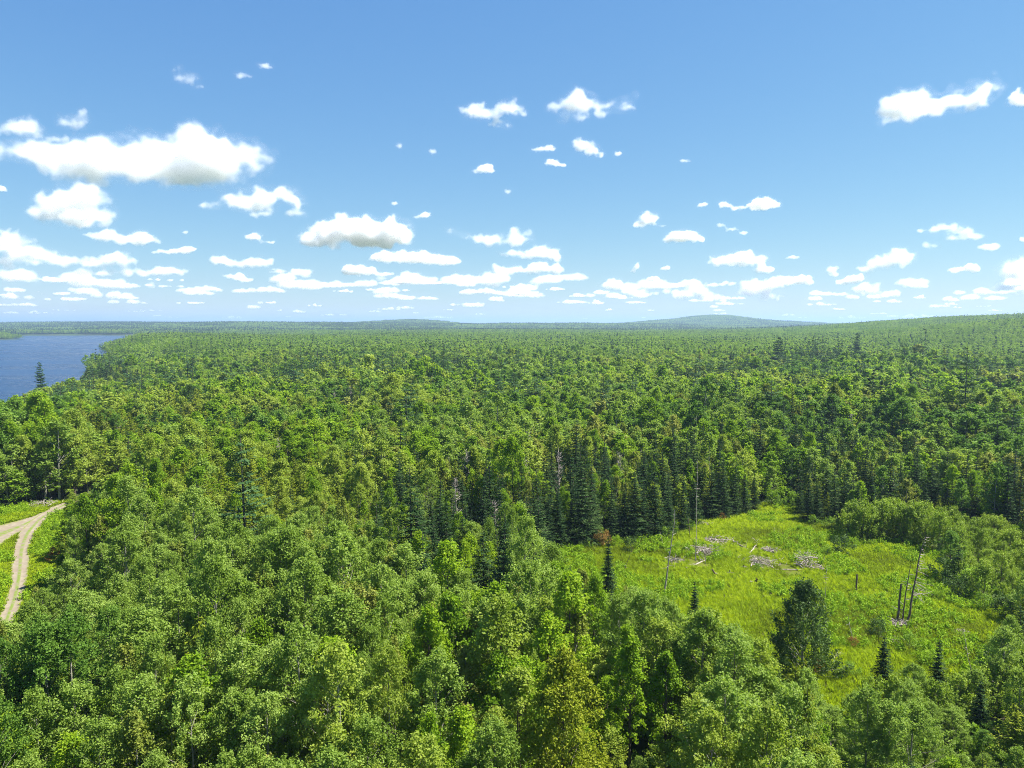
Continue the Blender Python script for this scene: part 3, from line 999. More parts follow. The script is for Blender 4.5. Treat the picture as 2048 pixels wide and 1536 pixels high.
LOD = np.where(D < 150, 0, np.where(D < 330, 1, 2))
for q, kind in enumerate(KINDS):
    meshes = WHOLE[kind, 0] + WHOLE[kind, 1] + WHOLE[kind, 2]
    for tone in (TONES[1:] if kind in ('aspen', 'maple') else ()):
        meshes = meshes + WHOLE[kind + tone, 0] + WHOLE[kind + tone, 1] + WHOLE[kind + tone, 2]
    n0, n1, n2 = NVAR[kind]
    k = (K == q) & ~single
    if not k.any():
        continue
    off = np.array([0, n0, n0 + n1])[LOD[k]]
    cnt = np.array([n0, n1, n2])[LOD[k]]
    var = off + (rng.uniform(0, 1, k.sum()) * cnt).astype(int)
    if kind in ('aspen', 'maple'):
        var += TONE[k] * (n0 + n1 + n2)
    woods({'aspen': 'aspen_woods', 'maple': 'maple_woods', 'birch': 'birch_woods', 'spruce': 'spruce_woods', 'cedar': 'cedar_woods', 'pine': 'pine_woods'}[kind],
          meshes, np.stack([X[k], Y[k], Z[k]], 1), var, ROT[k], np.stack([SX[k], SX[k], HT[k] / BASE_H[kind]], 1))


def woodland_patch(name, size, seed, clumps, leaves, blade, dark=0.2, pale=0.4):
    r = np.random.default_rng(seed)
    s = 4.1
    nx = int(size / s)
    i, j = np.meshgrid(np.arange(nx), np.arange(nx), indexing='ij')
    px = (i.ravel() + .5 + r.uniform(-.45, .45, nx * nx)) * s - size / 2
    py = (j.ravel() + .5 + r.uniform(-.45, .45, nx * nx)) * s - size / 2
    Vs, Fs, mi, tt, o = [], [], [], [], 0
    base = {}
    for k in range(5):
        base['b', k] = broadleaf(r, 12, 2.6, 0.3, clumps, leaves, blade, 1.0, ASPEN_P)[1]
        base['c', k] = conifer(r, 13, 2.0, 0.05, 8, 5, 1.3, blade * 1.2, 0.5)[1]
    for x, y in zip(px, py):
        con = r.uniform() < dark
        v, f, t = base['c' if con else 'b', int(r.integers(5))]
        a = r.uniform(0, 6.28)
        s1 = r.uniform(.8, 1.45)
        R = np.array([[math.cos(a), -math.sin(a), 0], [math.sin(a), math.cos(a), 0], [0, 0, r.uniform(.8, 1.3) / s1 if not con else r.uniform(.8, 1.25)]])
        Vs.append((v * s1) @ R.T + np.array([x, y, 0]))
        Fs.append(f + o)
        o += len(v)
        mi.append(np.full(len(f), 2 if con else (1 if r.uniform() < pale else 0)))
        tt.append(np.clip(t + r.normal(0, .2), 0, 1))
    return new_mesh(name, np.concatenate(Vs), np.concatenate(Fs), [M['aspen'], M['maple'], M['spruce']], {'tint': ('FACE', np.concatenate(tt))}, mat_index=np.concatenate(mi))


def patch_field(name, size, d0, d1, meshes):
    n_ = int(d1 / size) + 1
    i, j = np.meshgrid(np.arange(-n_, n_), np.arange(0, n_), indexing='ij')
    x, y = (i.ravel() + .5) * size, (j.ravel() + .5) * size
    d = np.hypot(x, y)
    ok = (d > d0) & (d <= d1) & (np.abs(np.degrees(np.arctan2(x, y))) < 41)
    x, y = x[ok], y[ok]
    ld = lake_distance(x, y)
    ok = ld > size * 0.25
    x, y, ld = x[ok], y[ok], ld[ok]
    z = terrain(x, y, ld) - 0.6
    sc_ = np.stack([np.ones_like(x), np.ones_like(x), 0.85 + 0.35 * noise2(x, y, 220, 77) + rng.normal(0, .05, len(x))], 1)
    stand = 0.5 + 1.7 * (noise2(x, y, 260, 171, 3) - 0.5) + rng.normal(0, .16, len(x)) + 0.35 * (np.hypot((x + 640) / 330, (y - 1500) / 200) < 1) + 0.4 * np.exp(-((x - 980) / 260) ** 2 - ((y - 1150) / 220) ** 2)
    return woods(name, meshes, np.stack([x, y, z], 1), np.clip((stand * len(meshes)).astype(int), 0, len(meshes) - 1), rng.integers(4, size=len(x)) * math.pi / 2, sc_)


patch_field('distant_woods', 36.0, FAR_SINGLE + 6, 3000, [woodland_patch('woodland', 36.0, s, 16, 112, 0.98, d_, p_) for s, d_, p_ in ((1, .02, .8), (2, .06, .35), (3, .10, .55), (4, .18, .3), (5, .42, .4))])
patch_field('farthest_woods', 90.0, 3030, 11000, [woodland_patch('woodland', 90.0, s, 8, 26, 2.0, d_, .4) for s, d_ in ((6, .08), (7, .32))])
print('woods', round(time.time() - T0, 1))

# ---------------------------------------------------------------- trees placed one by one
rng = np.random.default_rng(5)


def special(name, label, cat, key, builder, leaf, bark, group=None, rz=0.0):
    x, y, z, h = PLACE[key]
    (tv, tf), (lv, lf, tn) = builder
    place_tree(name, label, cat, group, new_mesh('trunk', tv, tf, [M[bark]], smooth=True), new_mesh('crown', lv, lf, [M[leaf]], {'tint': ('FACE', tn)}), (x, y, z), rz, (1, 1, 1))


R_ = np.random.default_rng
CONE_P = ([0, .1, .3, .5, .75, 1], [.55, 1, .95, .7, .5, .12])
special('poplar_tree', 'broad dark green poplar standing alone against the bright meadow', 'poplar', 'poplar',
        broadleaf(R_(4), 11.5, 4.3, 0.0, 270, 17000, 0.22, 0.8, ([0, .1, .3, .5, .75, 1], [.8, 1, .95, .72, .5, .12]), up=0.8, stretch=1.4, low=1.5), 'poplar', 'bark_pale')
special('poplar_tree', 'tall leafy poplar with a dark side at the near end of the meadow', 'poplar', 'poplar_b',
        broadleaf(R_(8), 13.5, 2.3, 0.25, 110, 6400, 0.21, 0.6, ASPEN_P, up=0.8), 'maple', 'bark_dark')
special('cedar_tree', 'big broad golden-green cedar with drooping sprays, largest conifer of the picture', 'cedar', 'cedar_big',
broadleaf(R_(12), 16.4, 4.9, 0.02, 420, 26000, 0.21, 0.74, ([0, .15, .4, .65, .85, 1], [.92, 1, .82, .56, .32, .07]), up=-0.5, stretch=1.3, droop=0.45, low=1.15), 'cedar', 'bark_dark')
special('maple_tree', 'bright green tree with hanging leaf bunches behind the big golden cedar', 'maple', 'maple_a',
        broadleaf(R_(15), 14.0, 2.9, 0.15, 130, 7200, 0.22, 0.55, CONE_P, up=-0.2, stretch=1.2, droop=0.5), 'maple', 'bark_dark')
special('maple_tree', 'second bright green tree with hanging leaf bunches, slimmer of the pair', 'maple', 'maple_b',
        broadleaf(R_(16), 12.5, 2.3, 0.15, 110, 5600, 0.22, 0.5, CONE_P, up=-0.2, stretch=1.2, droop=0.5), 'maple', 'bark_dark')
special('oak_tree', 'wide dark round-crowned oak rising over the woods toward the lake', 'oak', 'oak',
        broadleaf(R_(19), 17.5, 7.0, 0.3, 150, 6000, 0.36, 1.2, MAPLE_P, up=0.3, stretch=1.0), 'poplar', 'bark_dark')
special('maple_tree', 'pale yellow-green dome-topped maple above the mixed woods behind the spruces', 'maple', 'dome_maple',
        broadleaf(R_(21), 14.5, 4.2, 0.2, 110, 5200, 0.27, 0.8, MAPLE_P, up=0.3, stretch=1.0), 'willow', 'bark_dark')
EDGE_SHAPES = []
for k in range(5):
    (tv, tf), (lv, lf, tn) = conifer(R_(140 + k), 14.0, 2.9 * R_(k).uniform(.85, 1.15), 0.02, 31, 11, 0.15, 0.33, 0.38, droop=0.34, power=0.85, lift=0.16, tuft=1.15)
    EDGE_SHAPES.append((new_mesh('trunk', tv, tf, [M['bark_dark']], smooth=True), new_mesh('crown', lv, lf, [M['spruce']], {'tint': ('FACE', tn)})))
for q, (u, v, v2) in enumerate(EDGE_SPRUCES):
    g = ground(u, v)
    h = float(at_depth(u, v2, g[1])[2])
    w = h / 14.0 * rng.uniform(.92, 1.15)
    place_tree('spruce_tree', 'dark spruce lining the meadow, tip ' + place_words(g[0], g[1], h), 'spruce', 'spruces lining the far side of the meadow',
               *EDGE_SHAPES[q % 5], (g[0], g[1], 0), rng.uniform(0, 6.28), (w, w, h / 14.0))
for key, label, sx in (('spruce_a', 'lone slim dark spruce at the near edge of the meadow', 0.72), ('spruce_b', 'small dark spruce tip in front of the open meadow', 0.7),
                       ('spruce_c', 'dark ragged spruce standing in the young growth below the dead trunks', 1.1), ('spruce_d', 'slim bluish spruce right of the dark ragged spruce', 0.85),
                       ('spruce_e', 'short spruce low in the shrubs near the corner of the meadow', 0.9)):
    x, y, z, h = PLACE[key]
    (tv, tf), (lv, lf, tn) = conifer(rng, h, 0.2 * h * sx + 0.25, 0.02, int(10 + h * 1.7), 10, 0.12, 0.30, 0.42, droop=0.3, power=0.85, lift=0.14, tuft=1.3)
    place_tree('spruce_tree', label, 'spruce', 'spruces standing alone by the meadow', new_mesh('trunk', tv, tf, [M['bark_dark']], smooth=True),
               new_mesh('crown', lv, lf, [M['spruce']], {'tint': ('FACE', tn)}), (x, y, z), rng.uniform(0, 6), (1, 1, 1))
TALL_PINE = []
for k in range(2):
    (tv, tf), (lv, lf, tn) = conifer(R_(130 + k), 24, 4.6, 0.12, 20, 10, 0.34, 0.8, 0.6, droop=-0.02, power=0.5, irregular=0.3, lift=0.1, tuft=2.0)
    TALL_PINE.append((new_mesh('trunk', tv, tf, [M['bark_dark']], smooth=True), new_mesh('crown', lv, lf, [M['pine']], {'tint': ('FACE', tn)})))
for key, label, v, w in (('pine_tall', 'tallest dark pine standing far above the woods below the ridge', 0, 1.25), ('pine_second', 'second tall pine above the woods, farther off toward the ridge', 1, 1.0),
                         ('pine_shore', 'lone open-branched pine on the shore against the lake', 1, 0.8)):
    x, y, z, h = PLACE[key]
    place_tree('pine_tree', label, 'pine', None, *TALL_PINE[v], (x, y, z), 1.0 + v, (h / 24 * w, h / 24 * w, h / 24))


def willow_shape(seed):
    r = R_(seed)
    return broadleaf(r, 7.0, 2.3 * r.uniform(.9, 1.1), 0.03, 80, 3800, 0.19, 0.55, ([0, .2, .5, .8, 1], [.8, 1, .95, .65, .25]), up=1.6, stretch=1.7)


for k in range(4):
    (tv, tf), (lv, lf, tn) = willow_shape(60 + k)
    PARTS['willow', k] = (new_mesh('trunk', tv, tf, [M['bark_dark']], smooth=True), new_mesh('crown', lv, lf, [M['willow']], {'tint': ('FACE', tn)}))
for k in range(4):
    for leaf in ('fern', 'poplar', 'rusty'):
        me = PARTS['shrub', k][1].copy()
        me.materials.clear()
        me.materials.append(M[leaf])
        PARTS['shrub_' + leaf, k] = (PARTS['shrub', k][0], me)

# shrubs: (u, v) of the foot in the photograph, height, look, label
SHRUBS = [
    (1262, 1102, 2.6, 'shrub_poplar', 'round dark bush on the far side of the meadow by the spruce line'),
    (1755, 1272, 2.3, 'shrub_poplar', 'round dark bush on the meadow just below the three dead trunks'),
    (1515, 1142, 1.3, 'shrub', 'low green bush in the open meadow below the brush piles'),
    (1683, 1108, 3.4, 'shrub_poplar', 'dark upright bush at the far end of the meadow beside the willows'),
    (1655, 1112, 2.0, 'shrub', 'small bush left of the dark upright bush at the meadow end'),
    (1640, 1088, 1.8, 'shrub_fern', 'bright low bush on the upper meadow under the spruces'),
    (1600, 1066, 1.6, 'shrub_fern', 'pale green low growth near the top corner of the meadow'),
    (1562, 1048, 1.3, 'shrub_fern', 'small bright bush at the very top of the meadow'),
    (1625, 1052, 2.2, 'shrub', 'bush in front of the broad spruce at the meadow top'),
    (1660, 1060, 2.6, 'shrub', 'leafy bush right of the bush at the meadow top'),
    (1705, 1098, 2.2, 'shrub_fern', 'bright bush at the foot of the willow clump'),
    (1755, 1108, 1.5, 'shrub_fern', 'low bright bush in front of the willow clump'),
    (1818, 1118, 1.5, 'shrub_fern', 'low bright bush near the tall dead tree tip'),
    (1848, 1150, 1.6, 'shrub', 'grey-green bush behind the tall dead trunk'),
    (1893, 1168, 4.2, 'shrub_poplar', 'dark domed bush where the meadow meets the scrub'),
    (1915, 1196, 3.4, 'shrub_poplar', 'second dark bush just below the dark domed bush'),
    (1942, 1185, 3.8, 'shrub', 'green bush right of the second dark bush'),
    (1880, 1200, 1.8, 'shrub_fern', 'bright low bush spreading into the meadow beside the dark bushes'),
    (1968, 1222, 2.6, 'shrub', 'bushy growth along the edge of the meadow below the scrub'),
    (2010, 1240, 3.4, 'shrub_poplar', 'dark bush under the tall scrub near the picture edge'),
    (1905, 1240, 1.2, 'shrub_fern', 'small bright herb clump on the meadow near the scrub'),
    (2030, 1290, 2.8, 'shrub', 'leafy bush at the edge below the dark bush near the picture edge'),
    (1985, 1330, 2.4, 'shrub', 'loose bush near the lower corner of the meadow'),
    (2025, 1345, 3.0, 'shrub_poplar', 'dark loose bush in the lower corner of the meadow'),
    (1640, 1345, 1.8, 'shrub_rusty', 'rusty brown dying bush right of the dark poplar'),
    (1705, 1295, 1.4, 'shrub_rusty', 'small brownish bush beside the thin leaning stem'),
    (1700, 1352, 1.8, 'shrub', 'low bush below the small brownish bush'),
    (1818, 1302, 2.4, 'shrub', 'bush beneath the heap at the dead trunks'),
    (1860, 1330, 1.8, 'shrub_fern', 'bright bush in the lower meadow left of the thin leaning pole'),
    (1945, 1395, 2.6, 'shrub_fern', 'bright yellow-green bush at the foot of the thin leaning pole'),
    (1330, 1078, 2.4, 'shrub', 'bush against the spruces behind the pale leaning pole'),
    (1205, 1092, 2.8, 'shrub_rusty', 'reddish-brown bush at the foot of the spruce line'),
    (1232, 1092, 2.0, 'shrub_fern', 'bright bush beside the reddish-brown bush'),
    (1120, 1118, 1.8, 'shrub_fern', 'yellow-green growth at the near tip of the meadow'),
    (1160, 1106, 1.6, 'shrub_fern', 'low bright bush along the spruces near the meadow tip'),
    (1445, 1040, 1.6, 'shrub_rusty', 'rusty bush at the foot of the spruces behind the meadow'),
    (1545, 1013, 3.6, 'shrub', 'bush closing the gap at the top corner of the meadow'),
    (1567, 1009, 4.2, 'shrub_fern', 'bright bush under the trees at the top corner of the meadow'),
    (1586, 1014, 3.4, 'shrub', 'bush by the broad spruces at the top corner of the meadow'),
    (1745, 1452, 5.2, 'willow', 'young tree at the near edge of the meadow, first from the dark ragged spruce'),
    (1795, 1462, 5.6, 'willow', 'young tree beside the dark ragged spruce'),
    (1835, 1440, 5.0, 'willow', 'young tree between the ragged and the bluish spruce'),
    (1875, 1465, 5.4, 'willow', 'young tree in front of the bluish spruce'),
    (1918, 1440, 5.0, 'willow', 'young tree right of the bluish spruce'),
    (1960, 1430, 5.2, 'willow', 'young tree between the bluish spruce and the short spruce'),
    (2008, 1425, 5.6, 'willow', 'young tree behind the short spruce low in the shrubs'),
    (2040, 1400, 5.4, 'willow', 'young tree at the picture edge above the short spruce'),
    (62, 1002, 4.4, 'shrub', 'rounded olive bush beyond the road fork'),
    (28, 1000, 3.4, 'shrub_fern', 'bright bush left of the rounded olive bush beyond the road fork'),
    (120, 990, 3.0, 'shrub_fern', 'bright bush where the dirt road enters the woods'),
    (10, 1030, 1.4, 'shrub_fern', 'low bright bush on the verge above the side track'),
    (110, 1120, 2.6, 'shrub_rusty', 'brownish bush beside the dirt road on the woods side'),
    (98, 1150, 1.4, 'shrub_fern', 'bright bush on the verge beside the dirt road'),
    (82, 1175, 1.5, 'shrub_fern', 'bright bush on the verge where the road nears the aspens'),
    (112, 1062, 1.6, 'shrub', 'small bush inside the bend of the dirt road'),
]
for u, v, h, kind, label in SHRUBS:
    g = ground(u, v)
    k = int(rng.integers(4))
    if kind == 'willow':
        w = h / 7 * rng.uniform(1.0, 1.25)
        place_tree('willow', label, 'willow', 'willow scrub round the meadow', *PARTS['willow', k], (g[0], g[1], float(terrain(*g))), rng.uniform(0, 6.28), (w, w, h / 7))
        continue
    w = h / 3.2 * rng.uniform(0.95, 1.2)
    place_tree('shrub', label, 'bush', 'bushes on and round the meadow and road', *PARTS[kind, k], (g[0], g[1], float(terrain(*g)) - 0.05), rng.uniform(0, 6.28), (w, w, h / 3.2))
# scrub of willows behind and beside the meadow
SCRUB_SEEN = [(1690, 1085), (1760, 1092), (1840, 1100), (1885, 1108), (1893, 1150), (1935, 1188), (1985, 1215), (2110, 1262), (2140, 1120), (2000, 1085), (1900, 1062), (1800, 1060), (1700, 1062)]
poly = from_photo(SCRUB_SEEN)
lo, hi = poly.min(0), poly.max(0)
n_scrub = 0
labels_used = set()
for x in np.arange(lo[0], hi[0], 2.7):
    for y in np.arange(lo[1], hi[1], 3.0):
        px, py = x + rng.uniform(-1, 1), y + rng.uniform(-1.1, 1.1)
        if not inside(poly, np.array([px]), np.array([py]))[0] or n_scrub > 180:
            continue
        u, v = project(px, py, 0)
        hgt = (6.8 if u < 1890 else 5.0) * rng.uniform(0.65, 1.15)
        k = int(rng.integers(4))
        lab = '%s willow in the scrub, top %s' % (('olive', 'yellow-green', 'dense', 'upright')[k], place_words(px, py, hgt))
        if lab in labels_used:
            continue
        labels_used.add(lab)
        w = hgt / 7 * rng.uniform(0.95, 1.25)
        place_tree('willow', lab, 'willow', 'willow scrub round the meadow', *PARTS['willow', k], (px, py, 0), rng.uniform(0, 6.28), (w, w, hgt / 7))
        n_scrub += 1

# ---------------------------------------------------------------- grass and herbs
def tuft(seed, tone, n_=46, h=0.6, spread=0.42):
    r = R_(seed)
    a = r.uniform(0, 6.283, n_)
    q = spread * np.sqrt(r.uniform(0, 1, n_))
    b = np.stack([q * np.cos(a), q * np.sin(a), np.zeros(n_)], 1)
    out_ = unit(np.stack([np.cos(a), np.sin(a), np.zeros(n_)], 1) + r.normal(0, .6, (n_, 3)) * [1, 1, 0])
    hh = h * r.uniform(0.5, 1.15, n_)[:, None]
    mid_ = b + out_ * hh * 0.16 + np.array([0, 0, 1]) * hh * 0.62
    tip = b + out_ * hh * 0.48 + np.array([0, 0, 1]) * hh * 0.95
    sd = np.stack([-out_[:, 1], out_[:, 0], np.zeros(n_)], 1) * 0.035
    V = np.stack([b - sd, b + sd, mid_ + sd * .8, mid_ - sd * .8, tip], 1).reshape(-1, 3)
    k = np.arange(n_) * 5
    F = np.concatenate([np.stack([k, k + 1, k + 2], 1), np.stack([k, k + 2, k + 3], 1), np.stack([k + 3, k + 2, k + 4], 1)])
    t = np.clip(tone + r.normal(0, .12, n_), 0, 1)
    return new_mesh('grass_tuft', V, F, [M['grass']], {'tint': ('FACE', np.tile(t, 3))})


def over(poly, spacing, keep=None):
    lo, hi = poly.min(0), poly.max(0)
    i, j = np.meshgrid(np.arange(lo[0], hi[0], spacing), np.arange(lo[1], hi[1], spacing), indexing='ij')
    x = (i + rng.uniform(-.5, .5, i.shape) * spacing).ravel()
    y = (j + rng.uniform(-.5, .5, i.shape) * spacing).ravel()
    ok = inside(poly, x + 1.5 * (noise2(x, y, 4, 91) - .5), y + 2.5 * (noise2(x, y, 4, 92) - .5))
    if keep is not None:
        ok &= keep(x, y)
    return x[ok], y[ok]


ROAD_STRIPS = [from_photo([(-60, 1480), (-30, 1330), (0, 1228), (11, 1205), (22, 1150), (25, 1100), (36, 1068), (64, 1040), (105, 1014), (124, 1007), (150, 1000),
                           (165, 1001), (138, 1009), (130, 1020), (98, 1034), (72, 1066), (60, 1100), (56, 1150), (46, 1205), (34, 1228), (10, 1330), (-5, 1480)]),
               from_photo([(-130, 1085), (-60, 1066), (0, 1051), (40, 1041), (70, 1032), (88, 1024), (60, 1046), (38, 1066), (20, 1078), (0, 1092), (-60, 1115), (-130, 1150)])]
tufts = [tuft(k, tone) for k, tone in enumerate((0.12, 0.25, 0.42, 0.5, 0.66, 0.8))]
low_tufts = [tuft(20 + k, tone, 34, 0.42, 0.4) for k, tone in enumerate((0.25, 0.35, 0.5, 0.6, 0.7, 0.8))]


def grass_over(name, poly, spacing, meshes, keep=None, size=1.0):
    x, y = over(poly, spacing, keep)
    tone = 0.7 * noise2(x, y, 3.5, 51, 3) + 1.9 * noise2(x, y, 13, 53, 3) - 0.80 + rng.normal(0, .12, len(x))
    var = np.clip((tone * 6).astype(int), 0, 5)
    sz = size * (0.65 + 0.7 * noise2(x, y, 14, 57)) * rng.uniform(.75, 1.25, len(x))
    return woods(name, meshes, np.stack([x, y, terrain(x, y)], 1), var, rng.uniform(0, 6.28, len(x)), np.stack([sz, sz, sz * rng.uniform(.8, 1.2, len(x))], 1))


off_road = lambda x, y: ~(inside(ROAD_STRIPS[0], x, y) | inside(ROAD_STRIPS[1], x, y))
HEAPS = from_photo([(1407, 1105), (1440, 1084), (1522, 1128), (1542, 1104), (1352, 1122), (1614, 1136), (1640, 1138), (1798, 1252), (1394, 1128), (1508, 1098), (1425, 1081), (1578, 1140), (1485, 1093)])
HEAP_R = np.array([2.4, 2.4, 2.6, 1.3, 1.8, 1.6, 1.2, 1.9, 2.2, 1.2, 2.2, 2.6, 1.5])


def bare_ground(x, y):
    r = np.ones(len(x), bool)
    for (hx, hy), hr in zip(HEAPS, HEAP_R):
        r &= (np.hypot(x - hx, (y - hy) * 0.7) > hr * rng.uniform(.5, 1.1, len(x)))
    return r


grass_over('meadow_grass', MEADOW_GROUND, 0.62, tufts, bare_ground)
grass_over('verge_grass', VERGE_GROUND, 0.6, low_tufts, off_road)
herbs = []
for k in range(4):
    r = R_(70 + k)
    _, (lv, lf, tn) = broadleaf(r, 0.8, 0.7, 0.02, 14, 200, 0.17, 0.3, SHRUB_P, up=1.5)
    herbs.append(new_mesh('herb', lv, lf, [M['fern']], {'tint': ('FACE', tn)}))
x, y = over(MEADOW_GROUND, 1.25, lambda x, y: (noise2(x, y, 9, 131, 3) > 0.53) & bare_ground(x, y))
ub_, vb_ = project(x, y, 0)
s1 = rng.uniform(.6, 1.4, len(x))
woods('meadow_herbs', herbs, np.stack([x, y, 0 * x], 1), rng.integers(4, size=len(x)), rng.uniform(0, 6.28, len(x)), np.stack([s1, s1, s1], 1))
x, y = over(VERGE_GROUND, 1.1, lambda x, y: off_road(x, y) & (noise2(x, y, 7, 141, 3) > 0.5))
s1 = rng.uniform(.6, 1.3, len(x))
woods('verge_herbs', herbs, np.stack([x, y, terrain(x, y)], 1), rng.integers(4, size=len(x)), rng.uniform(0, 6.28, len(x)), np.stack([s1, s1, s1], 1))
# undergrowth on the floor of the near woods
k = (D < 150)
x, y = scatter(2.3, 40, 150)
ok = ~inside(MEADOW_GROUND, x, y) & ~inside(VERGE_GROUND, x, y) & (lake_distance(x, y) > 3)
x, y = x[ok], y[ok]
s1 = rng.uniform(.35, .8, len(x))
woods('undergrowth', WHOLE['shrub', 1] + WHOLE['shrub', 2], np.stack([x, y, terrain(x, y)], 1), rng.integers(5, size=len(x)), rng.uniform(0, 6.28, len(x)), np.stack([s1, s1, s1], 1))

# ---------------------------------------------------------------- dead wood
def limb(rng, a, b, r0, r1, n_=5, amp=0.04, sides=5):
    L = np.linalg.norm(np.asarray(b) - np.asarray(a))
    return tube(wander(rng, a, b, n_, amp * L), np.linspace(r0, r1, n_), sides)


def snag(label, u, v, u2, v2, r0, branches, mat='dead_bark', bmat='dead_wood', reach=1.6, lean=0.0, side=0, from_h=0.25, r_top=0.3, group='dead trees standing on the meadow', z=0.0, name='dead_tree'):
    """A dead standing stem from its foot (u, v) to its tip (u2, v2), with bare boughs as parts."""
    g = ground(u, v, z)
    t = at_depth(u2, v2, g[1] + lean)
    top = t - np.array([g[0], g[1], z])
    th = thing(name, label, 'dead tree', (g[0], g[1], z), group=group)
    st = wander(rng, (0, 0, -0.3), top, 9, 0.012 * np.linalg.norm(top))
    obj('trunk', new_mesh('trunk', *tube(st, np.linspace(r0, r0 * r_top, 9), 7), [M[mat]], smooth=True), th)
    for b in range(branches):
        f = rng.uniform(from_h, 0.98)
        p_ = np.array([np.interp(f, np.linspace(0, 1, 9), st[:, c]) for c in range(3)])
        a = rng.uniform(0, 6.283)
        d = np.array([math.cos(a) + side * 1.8, math.sin(a), rng.uniform(-.25, .35) - 0.7 * side])
        L = reach * rng.uniform(.4, 1.2) * (1.12 - 0.95 * f)
        e = p_ + unit(d) * L
        obj('branch', new_mesh('branch', *limb(rng, p_, e, 0.042, 0.018, 5, 0.06, 4), [M[bmat]], smooth=True), th)
    return th


snag('tallest dead trunk with bare side boughs, of the three on the meadow', 1812, 1246, 1850, 1068, 0.15, 40, reach=3.4, side=0.5, lean=1.5)
snag('reddish middle dead trunk, of the three close together on the meadow', 1804, 1244, 1818, 1130, 0.12, 14, reach=1.9, lean=0.6)
snag('shortest dead trunk, broken off, of the three on the meadow', 1795, 1242, 1803, 1166, 0.16, 6, reach=1.4, r_top=0.75)
snag('tall pale dead pole in front of the spruces beside the brush pile', 1391, 1122, 1398, 920, 0.075, 12, mat='dead_wood', reach=1.3, from_h=0.55, r_top=0.25)
snag('pale leaning dead pole rising from the near trees before the meadow', 1328, 1192, 1350, 1020, 0.15, 10, mat='dead_wood', reach=2.0, from_h=0.3, r_top=0.2)
snag('short dark broken trunk standing alone on the open meadow', 1712, 1184, 1714, 1149, 0.14, 1, reach=0.4, r_top=0.85)
snag('thin dead stem with a crooked tip right of the dark poplar', 1650, 1200, 1652, 1136, 0.05, 8, mat='dead_wood', reach=1.1, from_h=0.5)
snag('thin dark dead stem by the log at the far side of the meadow', 1381, 1076, 1377, 1036, 0.07, 0, r_top=0.6)
snag('short thin dead stem under the long brush pile', 1411, 1128, 1411, 1108, 0.06, 0, mat='dead_wood', r_top=0.6)
snag('thin leaning pale stem beside the brownish bush', 1709, 1284, 1695, 1228, 0.05, 6, mat='dead_wood', reach=1.0)
snag('long thin leaning dead pole in the lower meadow', 1951, 1378, 1931, 1262, 0.06, 7, mat='dead_wood', reach=0.9, from_h=0.6)
snag('thin dead pole beside the loose bushes at the meadow corner', 1972, 1362, 1979, 1294, 0.07, 7, mat='dead_wood', reach=1.0, from_h=0.6)
snag('slanting thin dead stem in the near tip of the meadow', 1245, 1148, 1266, 1092, 0.06, 3, mat='dead_bark', reach=0.7)
snag('pale bent stem beside the bush by the spruces', 1326, 1090, 1320, 1062, 0.06, 3, mat='dead_wood', reach=0.8)
snag('pale bare trunk at the dark edge of the woods beyond the road', 106, 972, 104, 918, 0.13, 4, mat='bark_pale', reach=1.0, group='pale bare trunks by the road')
snag('slim pale bare trunk right of the trunk beyond the road', 147, 985, 146, 925, 0.09, 4, mat='bark_pale', reach=0.8, group='pale bare trunks by the road')
snag('short pale stump trunk by the rounded olive bush', 43, 998, 41, 970, 0.12, 1, mat='bark_pale', reach=0.5, group='pale bare trunks by the road')
snag('forked bare grey tree poking through the young crowns', 1655, 1590, 1662, 1482, 0.10, 8, mat='dead_wood', reach=2.2, from_h=0.6)


def log(label, a, b, r0, branches=4, up=0.0, reach=1.2):
    A, B = ground(*a), ground(*b)
    mid_ = (A + B) / 2
    p0, p1 = np.array([*(A - mid_), r0 * .7 + up * .15]), np.array([*(B - mid_), r0 * .6 + up])
    th = thing('fallen_log', label, 'log', (mid_[0], mid_[1], 0), group='bleached logs lying on the meadow')
    obj('trunk', new_mesh('trunk', *limb(rng, p0, p1, r0, r0 * .55, 7, 0.015, 7), [M['dead_wood']], smooth=True), th)
    for _ in range(branches):
        f = rng.uniform(.1, 1)
        s0 = p0 * (1 - f) + p1 * f
        d = unit(rng.normal(0, 1, 3) * [1, 1, .5] + np.array([0, 0, .7]))
        obj('branch', new_mesh('branch', *limb(rng, s0, s0 + d * reach * rng.uniform(.4, 1.2), r0 * .35, 0.012, 5, 0.08, 4), [M['dead_wood']], smooth=True), th)


